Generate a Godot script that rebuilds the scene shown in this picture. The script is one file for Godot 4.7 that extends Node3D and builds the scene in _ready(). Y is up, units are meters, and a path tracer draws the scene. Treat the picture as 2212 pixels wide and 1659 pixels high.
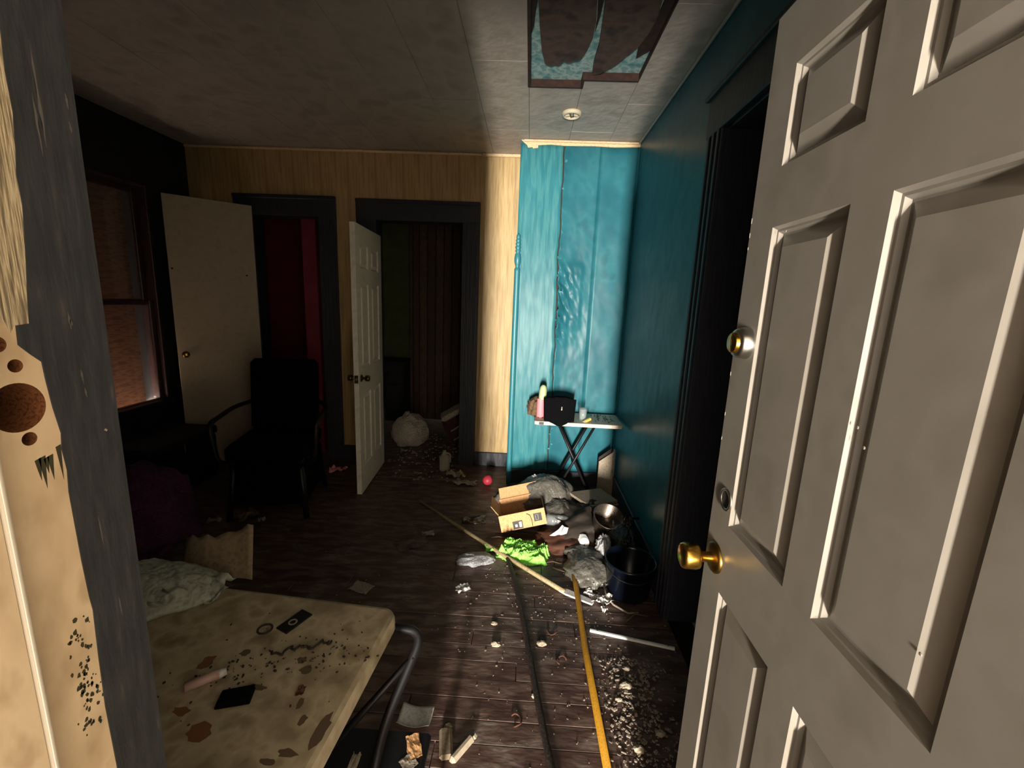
extends Node3D
# A dark, littered room seen from its entry doorway. Metres, y up; the camera stands at the doorway and looks down -z.

var M := {}
var taken := {}
var rng := RandomNumberGenerator.new()
var wob := FastNoiseLite.new()

# ------------------------------------------------------------------ naming
func numbered(called: String) -> String:
	if not taken.has(called):
		taken[called] = 0
		return called
	taken[called] += 1
	return "%s_%03d" % [called, taken[called]]

func tag(o, label: String, category: String, group := "", kind := ""):
	o.set_meta("label", label)
	o.set_meta("category", category)
	if group != "":
		o.set_meta("group", group)
	if kind != "":
		o.set_meta("kind", kind)
	return o

func thing(called: String, label: String, category: String, at := Vector3.ZERO, turn := 0.0, group := "", kind := "") -> Node3D:
	var o := Node3D.new()
	o.name = numbered(called)
	add_child(o)
	o.position = at
	o.rotation.y = turn
	return tag(o, label, category, group, kind)

func begin(smooth := false) -> SurfaceTool:
	var st := SurfaceTool.new()
	st.begin(Mesh.PRIMITIVE_TRIANGLES)
	st.set_smooth_group(0 if smooth else 0xFFFFFFFF)
	return st

func put(st: SurfaceTool, called: String, m: Material, parent: Node) -> MeshInstance3D:
	st.generate_normals()
	var o := MeshInstance3D.new()
	o.mesh = st.commit()
	o.material_override = m
	if parent == self:
		o.name = numbered(called)
		add_child(o)
	else:
		o.name = called
		parent.add_child(o, true)
	return o

# ------------------------------------------------------------------ shapes
func tri(st: SurfaceTool, a: Vector3, b: Vector3, c: Vector3, out: Vector3):
	if (b - a).cross(c - a).dot(out) > 0.0:
		st.add_vertex(a); st.add_vertex(c); st.add_vertex(b)
	else:
		st.add_vertex(a); st.add_vertex(b); st.add_vertex(c)

func quad(st: SurfaceTool, a: Vector3, b: Vector3, c: Vector3, d: Vector3, out: Vector3):
	tri(st, a, b, c, out)
	tri(st, a, c, d, out)

# a box with chamfered edges
func box(st: SurfaceTool, c: Vector3, s: Vector3, bev := 0.0, b := Basis()):
	var h := s * 0.5
	var e := minf(bev, minf(h.x, minf(h.y, h.z)) * 0.98)
	var at := func(x: float, y: float, z: float) -> Vector3: return c + b * Vector3(x, y, z)
	for ax in 3:
		for sg in [-1.0, 1.0]:
			var n := Vector3.ZERO
			n[ax] = sg
			var u := (ax + 1) % 3
			var w := (ax + 2) % 3
			var q := []
			for k in [[-1, -1], [1, -1], [1, 1], [-1, 1]]:
				var p := Vector3.ZERO
				p[ax] = sg * h[ax]
				p[u] = k[0] * (h[u] - e)
				p[w] = k[1] * (h[w] - e)
				q.append(at.call(p.x, p.y, p.z))
			quad(st, q[0], q[1], q[2], q[3], b * n)
	if e <= 0.0:
		return
	for ax in 3:
		var u := (ax + 1) % 3
		var w := (ax + 2) % 3
		for su in [-1.0, 1.0]:
			for sw in [-1.0, 1.0]:
				var q := []
				for k in [[-1, 0], [1, 0], [1, 1], [-1, 1]]:
					var p := Vector3.ZERO
					p[ax] = k[0] * (h[ax] - e)
					p[u] = su * (h[u] - (e if k[1] == 0 else 0.0))
					p[w] = sw * (h[w] - (0.0 if k[1] == 0 else e))
					q.append(at.call(p.x, p.y, p.z))
				var n := Vector3.ZERO
				n[u] = su
				n[w] = sw
				quad(st, q[0], q[1], q[2], q[3], b * n)
	for sx in [-1.0, 1.0]:
		for sy in [-1.0, 1.0]:
			for sz in [-1.0, 1.0]:
				var s3 := Vector3(sx, sy, sz)
				tri(st, at.call(sx * h.x, sy * (h.y - e), sz * (h.z - e)), at.call(sx * (h.x - e), sy * h.y, sz * (h.z - e)), at.call(sx * (h.x - e), sy * (h.y - e), sz * h.z), b * s3)

# a tube along points; radius may be one number or one per point
func tube(st: SurfaceTool, pts: Array, r, seg := 10, flat := 1.0):
	var rings := []
	var up := Vector3.UP
	for i in pts.size():
		var d: Vector3 = (pts[mini(i + 1, pts.size() - 1)] - pts[maxi(i - 1, 0)]).normalized()
		var ref := up if absf(d.dot(up)) < 0.95 else Vector3.RIGHT
		var x := d.cross(ref).normalized()
		var y := x.cross(d).normalized()
		var rr: float = r[i] if r is Array else r
		var ring := []
		for k in seg:
			var a := TAU * k / seg
			ring.append(pts[i] + (x * cos(a) + y * sin(a) * flat) * rr)
		rings.append(ring)
	for i in pts.size() - 1:
		for k in seg:
			var n := (k + 1) % seg
			var a: Vector3 = rings[i][k]
			var o: Vector3 = (a + rings[i][n]) * 0.5 - pts[i] + (rings[i + 1][k] + rings[i + 1][n]) * 0.5 - pts[i + 1]
			quad(st, a, rings[i + 1][k], rings[i + 1][n], rings[i][n], o)
	for e in [0, pts.size() - 1]:
		var d: Vector3 = pts[e] - pts[1 if e == 0 else e - 1]
		for k in seg:
			tri(st, pts[e], rings[e][k], rings[e][(k + 1) % seg], d)

# corners rounded into a path
func rounded(pts: Array, r: float, n := 5) -> Array:
	var out := [pts[0]]
	for i in range(1, pts.size() - 1):
		var p: Vector3 = pts[i]
		var a: Vector3 = p + (pts[i - 1] - p).limit_length(r)
		var b: Vector3 = p + (pts[i + 1] - p).limit_length(r)
		for k in n + 1:
			var t := float(k) / n
			out.append(a.lerp(p, t).lerp(p.lerp(b, t), t))
	out.append(pts[-1])
	return out

# profile of (radius, height) turned about the y axis of xf
func lathe(st: SurfaceTool, prof: Array, xf := Transform3D(), seg := 24, squash := 1.0):
	for i in prof.size() - 1:
		var p: Vector2 = prof[i]
		var q: Vector2 = prof[i + 1]
		var side := Vector2(q.y - p.y, p.x - q.x)
		for k in seg:
			var a := TAU * k / seg
			var b := TAU * (k + 1) / seg
			var v := []
			for e in [[p, a], [q, a], [q, b], [p, b]]:
				v.append(xf * Vector3(e[0].x * cos(e[1]), e[0].y, e[0].x * sin(e[1]) * squash))
			var m := (a + b) * 0.5
			var o: Vector3 = xf.basis * Vector3(side.x * cos(m), side.y, side.x * sin(m))
			if p.x > 0.0:
				tri(st, v[0], v[1], v[3], o)
			if q.x > 0.0:
				tri(st, v[1], v[2], v[3], o)

# polygon in the xy plane of xf, pushed out from z = 0 to z = depth
func prism(st: SurfaceTool, poly: Array, depth: float, xf := Transform3D()):
	var pp := PackedVector2Array(poly)
	var idx := Geometry2D.triangulate_polygon(pp)
	for z in [0.0, depth]:
		var o: Vector3 = xf.basis * Vector3(0, 0, 1 if (z > 0.0) == (depth > 0.0) and z != 0.0 else -1) * signf(depth)
		for i in range(0, idx.size(), 3):
			tri(st, xf * Vector3(pp[idx[i]].x, pp[idx[i]].y, z), xf * Vector3(pp[idx[i + 1]].x, pp[idx[i + 1]].y, z), xf * Vector3(pp[idx[i + 2]].x, pp[idx[i + 2]].y, z), o)
	var area := 0.0
	for i in pp.size():
		area += pp[i].cross(pp[(i + 1) % pp.size()])
	for i in pp.size():
		var a := pp[i]
		var b := pp[(i + 1) % pp.size()]
		var n := Vector2(b.y - a.y, a.x - b.x) * signf(area)
		quad(st, xf * Vector3(a.x, a.y, 0), xf * Vector3(b.x, b.y, 0), xf * Vector3(b.x, b.y, depth), xf * Vector3(a.x, a.y, depth), xf.basis * Vector3(n.x, n.y, 0))

# a sheet given by a function of (u, v), with a thickness below it
func sheet(st: SurfaceTool, nu: int, nv: int, f: Callable, thick := 0.0006):
	var g := []
	for i in nu + 1:
		var row := []
		for j in nv + 1:
			row.append(f.call(float(i) / nu, float(j) / nv))
		g.append(row)
	var nrm := []
	for i in nu + 1:
		var row := []
		for j in nv + 1:
			var du: Vector3 = g[mini(i + 1, nu)][j] - g[maxi(i - 1, 0)][j]
			var dv: Vector3 = g[i][mini(j + 1, nv)] - g[i][maxi(j - 1, 0)]
			row.append(dv.cross(du).normalized())
		nrm.append(row)
	for i in nu:
		for j in nv:
			var n: Vector3 = nrm[i][j]
			quad(st, g[i][j], g[i + 1][j], g[i + 1][j + 1], g[i][j + 1], n)
			quad(st, g[i][j] - nrm[i][j] * thick, g[i + 1][j] - nrm[i + 1][j] * thick, g[i + 1][j + 1] - nrm[i + 1][j + 1] * thick, g[i][j + 1] - nrm[i][j + 1] * thick, -n)
	for i in nu:
		for j in [0, nv]:
			quad(st, g[i][j], g[i + 1][j], g[i + 1][j] - nrm[i + 1][j] * thick, g[i][j] - nrm[i][j] * thick, g[i][j] - g[i][nv - j])
	for j in nv:
		for i in [0, nu]:
			quad(st, g[i][j], g[i][j + 1], g[i][j + 1] - nrm[i][j + 1] * thick, g[i][j] - nrm[i][j] * thick, g[i][j] - g[nu - i][j])

# a soft lump: a ball with creases, resting on y = floor_y
func lump(st: SurfaceTool, c: Vector3, r: Vector3, amp: float, freq: float, sd: int, floor_y := -10.0, n := 28, crease := true):
	var nz := FastNoiseLite.new()
	nz.seed = sd
	nz.frequency = freq
	nz.fractal_octaves = 4
	if crease:
		nz.fractal_type = FastNoiseLite.FRACTAL_RIDGED
	var g := []
	for i in n + 1:
		var row := []
		var th := PI * i / n
		for j in 2 * n:
			var ph := TAU * j / (2 * n)
			var d := Vector3(sin(th) * cos(ph), cos(th), sin(th) * sin(ph))
			var k := 1.0 + amp * nz.get_noise_3dv(d * 1.0 + Vector3.ONE * sd)
			var p := c + Vector3(d.x * r.x, d.y * r.y, d.z * r.z) * k
			p.y = maxf(p.y, floor_y)
			row.append(p)
		g.append(row)
	for i in n:
		for j in 2 * n:
			var j2 := (j + 1) % (2 * n)
			var o: Vector3 = (g[i][j] + g[i + 1][j2]) * 0.5 - c
			quad(st, g[i][j], g[i + 1][j], g[i + 1][j2], g[i][j2], o)

# a crumpled flat piece of paper, foil or cloth lying about (x, z) with its height y
func scrap(st: SurfaceTool, w: float, d: float, sd: int, hgt := 0.01, ragged := 0.25, n := 10, fold := 0.0):
	wob.seed = sd
	wob.frequency = 1.0
	var f := func(u: float, v: float) -> Vector3:
		var x := (u - 0.5) * w
		var z := (v - 0.5) * d
		var e := ragged * 0.45
		x += e * w * (u - 0.5) * (wob.get_noise_2d(v * 2.2, sd * 3.1) * 1.6 - 0.2)
		z += e * d * (v - 0.5) * (wob.get_noise_2d(u * 2.2, sd * 7.3) * 1.6 - 0.2)
		var y := hgt * (0.45 + 0.9 * wob.get_noise_2d(u * 1.7 + 9.0, v * 1.7 + sd) + 0.25 * wob.get_noise_2d(u * 5.0, v * 5.0 + sd)) + fold * absf(u - 0.5)
		return Vector3(x, maxf(y, 0.0006), z)
	sheet(st, n, n, f)

# ------------------------------------------------------------------ materials
func ntex(sd: int, freq: float, stops: Array, octaves := 5, ridged := false, size := 256) -> NoiseTexture2D:
	var nz := FastNoiseLite.new()
	nz.noise_type = FastNoiseLite.TYPE_SIMPLEX_SMOOTH
	nz.seed = sd
	nz.frequency = freq
	nz.fractal_octaves = octaves
	if ridged:
		nz.fractal_type = FastNoiseLite.FRACTAL_RIDGED
	var gr := Gradient.new()
	var off := PackedFloat32Array()
	var col := PackedColorArray()
	for s in stops:
		off.append(s[0])
		col.append(Color(s[1]))
	gr.offsets = off
	gr.colors = col
	var t := NoiseTexture2D.new()
	t.width = size
	t.height = size
	t.seamless = true
	t.noise = nz
	t.color_ramp = gr
	return t

func ntex_n(sd: int, freq: float, bump: float, octaves := 4) -> NoiseTexture2D:
	var nz := FastNoiseLite.new()
	nz.seed = sd
	nz.frequency = freq
	nz.fractal_octaves = octaves
	var t := NoiseTexture2D.new()
	t.width = 256
	t.height = 256
	t.seamless = true
	t.as_normal_map = true
	t.bump_strength = bump
	t.noise = nz
	return t

func mat(color: String, rough := 0.7, metal := 0.0) -> StandardMaterial3D:
	var m := StandardMaterial3D.new()
	m.albedo_color = Color(color)
	m.roughness = rough
	m.metallic = metal
	return m

func grained(stops: Array, sd: int, freq: float, scale: Vector3, rough := 0.7, world := true, nrm: Texture2D = null, nscale := 1.0, octaves := 5, ridged := false) -> StandardMaterial3D:
	var m := mat("ffffff", rough)
	m.albedo_texture = ntex(sd, freq, stops, octaves, ridged)
	m.uv1_triplanar = true
	m.uv1_world_triplanar = world
	m.uv1_triplanar_sharpness = 8.0
	m.uv1_scale = scale
	if nrm:
		m.normal_enabled = true
		m.normal_texture = nrm
		m.normal_scale = nscale
	return m

func make_materials():
	var lumpy := ntex_n(3, 0.02, 6.0)
	var fine := ntex_n(5, 0.06, 4.0)
	var soft := ntex_n(6, 0.012, 3.0, 3)
	var crumple := ntex_n(8, 0.035, 14.0, 3)
	M.teal = grained([[0.2, "215c69"], [0.5, "276572"], [0.72, "2d6c77"], [0.9, "235e6b"]], 11, 0.012, Vector3(1.1, 0.9, 1.1), 0.34, true, soft, 0.3)
	M.teal.metallic_specular = 0.28
	M.teal_streak = grained([[0.25, "2b6d78"], [0.5, "337681"], [0.66, "427f85"], [0.85, "367880"]], 12, 0.02, Vector3(5.0, 0.5, 5.0), 0.34, true, soft, 0.32)
	M.teal_streak.metallic_specular = 0.24
	M.teal_pole = mat("2f7783", 0.38)
	M.yellow = grained([[0.2, "9c8155"], [0.42, "ad9161"], [0.6, "b89d6d"], [0.85, "a48758"]], 14, 0.02, Vector3(4.5, 0.25, 4.5), 0.55, true, fine, 0.25)
	M.slate = grained([[0.2, "25272e"], [0.6, "2c2f38"], [0.85, "282a32"]], 15, 0.03, Vector3(9, 0.6, 9), 0.5, true, lumpy, 0.3)
	M.slate_worn = grained([[0.1, "26272a"], [0.5, "2c2e32"], [0.8, "333437"], [0.95, "46433f"]], 16, 0.02, Vector3(26, 4, 26), 0.62, true, fine, 0.2)
	M.black_wall = grained([[0.2, "14161c"], [0.7, "1b1d24"]], 17, 0.02, Vector3(1, 1, 1), 0.7)
	M.ceiling = grained([[0.2, "a99f97"], [0.55, "b6aca3"], [0.85, "a2988f"]], 18, 0.015, Vector3(0.9, 0.9, 0.9), 0.6, true, fine, 0.15)
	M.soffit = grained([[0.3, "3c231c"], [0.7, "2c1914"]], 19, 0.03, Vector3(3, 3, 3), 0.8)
	M.lath = grained([[0.2, "4d3c35"], [0.5, "5e4a41"], [0.85, "3c302b"]], 20, 0.02, Vector3(1.4, 1.4, 1.4), 0.85)
	M.cyan_plaster = grained([[0.15, "5f8f96"], [0.42, "8db4b6"], [0.6, "b9cfcc"], [0.8, "7ea6aa"]], 21, 0.02, Vector3(2.5, 2.5, 2.5), 0.7)
	var boards := [["4b3630", "5a453e", "68554d", "402c27"], ["4d3b36", "614f48", "706058", "43302a"], ["44332d", "55443e", "655851", "3b2924"], ["513d37", "5c4a43", "746760", "46312b"]]
	for i in 4:
		var b: Array = boards[i]
		M["plank%d" % i] = grained([[0.15, b[3]], [0.4, b[0]], [0.56, b[1]], [0.75, b[2]], [0.92, b[0]]], 30 + i, 0.018, Vector3(1.1, 1.1, 3.2), 0.48, true, fine, 0.22)
	M.subfloor = mat("120d0b", 0.95)
	M.door_grey = grained([[0.2, "726c63"], [0.6, "777169"], [0.9, "6f6960"]], 40, 0.01, Vector3(2, 2, 2), 0.36, false, soft, 0.06)
	M.door_white = grained([[0.2, "cfcabd"], [0.6, "d8d3c6"], [0.9, "c8c2b4"]], 41, 0.02, Vector3(2, 2, 2), 0.5, false)
	M.door_flush = grained([[0.2, "b8aa91"], [0.6, "bfb198"], [0.9, "b3a58c"]], 42, 0.02, Vector3(1.5, 1.5, 1.5), 0.6, false)
	M.cream = grained([[0.15, "b79e7e"], [0.45, "cbb392"], [0.7, "d4bd9c"], [0.9, "bca382"]], 43, 0.02, Vector3(5, 2.5, 5), 0.65, true, soft, 0.1)
	M.raw_wood = grained([[0.2, "6f6450"], [0.45, "a59679"], [0.6, "c8b899"], [0.8, "8f8168"]], 44, 0.03, Vector3(40, 3, 60), 0.85, true, fine, 1.0)
	M.bore = grained([[0.2, "4a2613"], [0.6, "7b4a21"], [0.9, "5c3418"]], 45, 0.05, Vector3(30, 30, 30), 0.8)
	M.mould = mat("35331f", 0.9)
	M.scuff = mat("55524c", 0.8)
	M.white_bead = mat("e6dccb", 0.5)
	M.brass = mat("c79b45", 0.24, 1.0)
	M.brass_dark = mat("6e5528", 0.35, 1.0)
	M.steel = mat("b9b6ae", 0.28, 1.0)
	M.tarnish = grained([[0.2, "3b342e"], [0.5, "7b7168"], [0.9, "4d443c"]], 46, 0.04, Vector3(9, 9, 9), 0.35, false)
	M.tarnish.metallic = 0.8
	M.hole = mat("0b0908", 0.95)
	M.black_cloth = grained([[0.2, "070709"], [0.7, "0b0b0e"]], 47, 0.05, Vector3(8, 8, 8), 0.95, false, crumple, 0.4)
	M.black_cloth.metallic_specular = 0.2
	M.black_metal = mat("151416", 0.45, 0.3)
	M.black_plastic = mat("111114", 0.5)
	M.navy = mat("0a0f1c", 0.25)
	M.black_bag = grained([[0.3, "09090b"], [0.7, "101014"]], 48, 0.05, Vector3(6, 6, 6), 0.35, false, crumple, 0.8)
	M.purple = grained([[0.2, "4a2140"], [0.6, "5d2c52"], [0.9, "421a38"]], 49, 0.04, Vector3(5, 5, 5), 0.95, false, crumple, 0.5)
	M.red_wall = grained([[0.3, "6a1228"], [0.7, "741a30"]], 50, 0.02, Vector3(1, 1, 1), 0.7)
	M.green_wall = grained([[0.3, "3c4420"], [0.7, "454d28"]], 51, 0.02, Vector3(1, 1, 1), 0.7)
	for i in 3:
		M["panelling%d" % i] = grained([[0.2, "3f2f28"], [0.5, ["57433a", "4b3931", "614c41"][i]], [0.85, "38291f"]], 52 + i, 0.03, Vector3(9, 0.6, 9), 0.6)
	M.plywood = grained([[0.2, "7d5238"], [0.5, "99684a"], [0.8, "6d462f"]], 56, 0.02, Vector3(2, 6, 1.2), 0.8)
	M.sash = grained([[0.3, "3d2a2c"], [0.7, "4b3436"]], 57, 0.03, Vector3(4, 4, 4), 0.35)
	M.glass = mat("dfe6e4", 0.03)
	M.glass.albedo_color = Color(0.87, 0.9, 0.89, 0.06)
	M.glass.transparency = BaseMaterial3D.TRANSPARENCY_ALPHA
	M.tabletop = grained([[0.15, "8d7f67"], [0.42, "a79a80"], [0.6, "b6a98f"], [0.8, "988a70"], [0.95, "7f705a"]], 58, 0.014, Vector3(2.6, 2.6, 2.6), 0.6, true, fine, 0.15)
	M.tray_white = grained([[0.2, "cdbfae"], [0.6, "ddd0bf"], [0.9, "c2b4a3"]], 59, 0.03, Vector3(4, 4, 4), 0.55, true)
	M.stain_dark = mat("2b221b", 0.8)
	M.stain_soft = mat("5d4d3b", 0.8)
	M.stain_rust = mat("4a2817", 0.8)
	M.stain_rust_soft = mat("7a5238", 0.8)
	M.cardboard = grained([[0.2, "bf8f60"], [0.6, "d1a273"], [0.9, "b48456"]], 60, 0.03, Vector3(6, 6, 6), 0.8, false)
	M.cardboard_dull = grained([[0.2, "6f614f"], [0.6, "84755f"], [0.9, "655746"]], 61, 0.03, Vector3(6, 6, 6), 0.85, false)
	M.carton_pale = grained([[0.2, "8f8371"], [0.6, "a39684"], [0.9, "857866"]], 62, 0.02, Vector3(5, 5, 5), 0.8, false)
	M.grey_plastic = grained([[0.2, "4f4c47"], [0.5, "605d57"], [0.8, "55524c"]], 63, 0.03, Vector3(5, 5, 5), 0.45, false, crumple, 0.25)
	M.film = grained([[0.2, "77777a"], [0.5, "a2a3a6"], [0.8, "8a8b8e"]], 64, 0.04, Vector3(8, 8, 8), 0.28, false, crumple, 0.35)
	M.lime = grained([[0.2, "8bd65a"], [0.5, "a4ec74"], [0.85, "80c850"]], 65, 0.04, Vector3(6, 6, 6), 0.9, false)
	M.white_paper = grained([[0.2, "b9b5b2"], [0.6, "d9d6d4"], [0.9, "aeaaa6"]], 66, 0.04, Vector3(6, 6, 6), 0.8, false)
	M.white_cap = mat("f2f2f2", 0.35)
	M.dull_paper = grained([[0.2, "7b7267"], [0.6, "978d80"], [0.9, "6d645a"]], 67, 0.04, Vector3(6, 6, 6), 0.85, false)
	M.mint_cloth = grained([[0.2, "969d91"], [0.5, "adb3a5"], [0.8, "878e82"]], 68, 0.03, Vector3(5, 5, 5), 0.85, false, crumple, 0.25)
	M.bottle = mat("ffffff", 0.08)
	M.bottle.albedo_color = Color(0.8, 0.85, 0.86, 0.22)
	M.bottle.transparency = BaseMaterial3D.TRANSPARENCY_ALPHA
	M.blue_cap = mat("6b74a5", 0.5)
	M.bamboo = grained([[0.2, "7d6d50"], [0.5, "a08e6b"], [0.8, "8a7857"]], 69, 0.03, Vector3(6, 6, 6), 0.6, false)
	M.mustard = grained([[0.2, "8d6416"], [0.6, "a97b1f"], [0.9, "7d5813"]], 70, 0.04, Vector3(9, 9, 9), 0.5, false)
	M.pipe = grained([[0.2, "17120f"], [0.6, "241c18"], [0.8, "4a4038"], [0.86, "1c1613"]], 71, 0.04, Vector3(9, 9, 9), 0.6, false)
	M.alu = mat("f0eeea", 0.3)
	M.red_ball = mat("c23a4c", 0.45)
	M.pink = mat("d98a94", 0.5)
	M.pink_dull = mat("b3968c", 0.55)
	M.pale_green = grained([[0.3, "4f7a35"], [0.5, "b9c79a"], [0.7, "dcd9b8"]], 72, 0.08, Vector3(20, 20, 20), 0.5, false)
	M.yellow_thing = mat("c8b45a", 0.7)
	M.brown_paper = grained([[0.3, "59442f"], [0.7, "6c543b"]], 73, 0.04, Vector3(8, 8, 8), 0.85, false)
	M.trash_white = grained([[0.2, "a49c8d"], [0.6, "c0b8a9"], [0.9, "968e80"]], 74, 0.04, Vector3(4, 4, 4), 0.5, false, crumple, 0.7)
	M.maroon = grained([[0.3, "3a1c20"], [0.7, "4a262a"]], 75, 0.04, Vector3(5, 5, 5), 0.9, false)
	M.crumb = grained([[0.2, "5d5147"], [0.5, "877a6d"], [0.8, "b0a497"]], 76, 0.06, Vector3(18, 18, 18), 0.9, true)
	M.trim_pale = grained([[0.2, "c9a67e"], [0.5, "e6cfa9"], [0.8, "d6b58c"]], 77, 0.04, Vector3(3, 12, 12), 0.7)
	M.detector = mat("cfc6ad", 0.6)
	M.twig = mat("6f5745", 0.85)
	M.hall_wall = mat("a39c90", 0.8)
	M.hall_dark = mat("4a443e", 0.8)
	M.hall_floor = mat("5a4a40", 0.7)
	M.plain_plaster = grained([[0.2, "83786c"], [0.6, "91867a"], [0.9, "796f64"]], 78, 0.02, Vector3(1, 1, 1), 0.85)

# ------------------------------------------------------------------ start
func _ready():
	rng.seed = 7
	# camera
	var cam := Camera3D.new()
	cam.name = "camera"
	cam.position = Vector3(0, 1.44, 0)
	cam.basis = Basis(Vector3.UP, deg_to_rad(1.84)) * Basis(Vector3.RIGHT, deg_to_rad(-10.9)) * Basis(Vector3.BACK, deg_to_rad(2.36))
	cam.fov = rad_to_deg(2.0 * atan(829.5 / 926.0))
	cam.near = 0.02
	cam.far = 60.0
	add_child(cam)
	# sky: a plain overcast, seen only past the edge of the boarded window
	var env := Environment.new()
	env.background_mode = Environment.BG_COLOR
	env.background_color = Color(0.80, 0.70, 0.62)
	env.background_energy_multiplier = 34.0
	env.tonemap_mode = Environment.TONE_MAPPER_LINEAR
	env.tonemap_exposure = 1.0
	env.sdfgi_enabled = true
	env.ssao_enabled = true
	env.ssil_enabled = true
	var we := WorldEnvironment.new()
	we.name = "world"
	we.environment = env
	add_child(we)
	# daylight from the narrow, tall glazed strip at the far end of the hall behind the camera
	var day := AreaLight3D.new()
	day.name = "hall_daylight"
	day.area_size = Vector2(0.2, 1.3)
	day.light_energy = 130.0
	day.light_color = Color(1.0, 0.965, 0.91)
	day.area_range = 20.0
	day.area_attenuation = 2.0
	day.shadow_enabled = true
	day.position = Vector3(-0.17, 0.75, 4.27)
	add_child(day)

	make_materials()
	hall()
	room_shell()
	ceiling()
	floor_boards()
	window_boarded()
	back_rooms()
	teal_boards()
	left_jamb()
	entry_door()
	white_door()
	flush_door()
	near_table()
	arm_chair()
	tray_table()
	pile()
	poles()
	doorway_litter()
	floor_litter()

func struct(st: SurfaceTool, called: String, m: Material, label: String, category: String) -> MeshInstance3D:
	return tag(put(st, called, m, self), label, category, "", "structure")

func span(st: SurfaceTool, x0: float, x1: float, y0: float, y1: float, z0: float, z1: float, bev := 0.0):
	box(st, Vector3(x0 + x1, y0 + y1, z0 + z1) * 0.5, Vector3(absf(x1 - x0), absf(y1 - y0), absf(z1 - z0)), bev)

# ------------------------------------------------------------------ setting
func hall():
	var st := begin()
	span(st, -1.0, 1.2, -0.06, 0.0, -0.135, 4.5)
	struct(st, "floor_hall", M.hall_floor, "plain dark floor of the hall outside the entry doorway", "floor")
	st = begin()
	span(st, -1.0, 1.2, 2.45, 2.55, -0.135, 4.5)
	struct(st, "ceiling_hall", M.hall_wall, "plain pale ceiling of the hall outside the entry doorway", "ceiling")
	st = begin()
	span(st, -1.1, -1.0, -0.06, 2.55, -0.135, 4.5)
	struct(st, "wall_hall_side", M.hall_dark, "brown hall wall on the latch side of the entry doorway", "wall")
	st = begin()
	span(st, 1.2, 1.3, -0.06, 2.55, -0.135, 4.5)
	struct(st, "wall_hall_hinge", M.hall_wall, "pale hall wall on the hinge side of the entry doorway", "wall")
	st = begin()
	span(st, -1.0, -0.3, 0, 2.45, 4.3, 4.4)
	span(st, -0.04, 1.2, 0, 2.45, 4.3, 4.4)
	span(st, -0.3, -0.04, 0, 0.06, 4.3, 4.4)
	span(st, -0.3, -0.04, 1.44, 2.45, 4.3, 4.4)
	struct(st, "wall_hall_end", M.hall_wall, "pale end wall of the hall around a narrow glazed strip", "wall")
	var w := thing("window_2", "narrow tall glazed strip with daylight at the end of the hall", "window", Vector3(-0.17, 0.06, 4.33), 0, "", "structure")
	st = begin()
	for s in [-1, 1]:
		box(st, Vector3(0.115 * s, 0.69, 0), Vector3(0.03, 1.38, 0.05), 0.004)
		box(st, Vector3(0, 0.69 + 0.67 * s, 0), Vector3(0.2, 0.03, 0.05), 0.004)
	put(st, "frame", M.hall_wall, w)
	st = begin()
	box(st, Vector3(0, 0.69, 0.0), Vector3(0.2, 1.31, 0.006))
	var lit := mat("ffffff", 0.3)
	lit.emission_enabled = true
	lit.emission = Color(1.0, 0.95, 0.87)
	lit.emission_energy_multiplier = 6.0
	put(st, "pane", lit, w)

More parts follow.
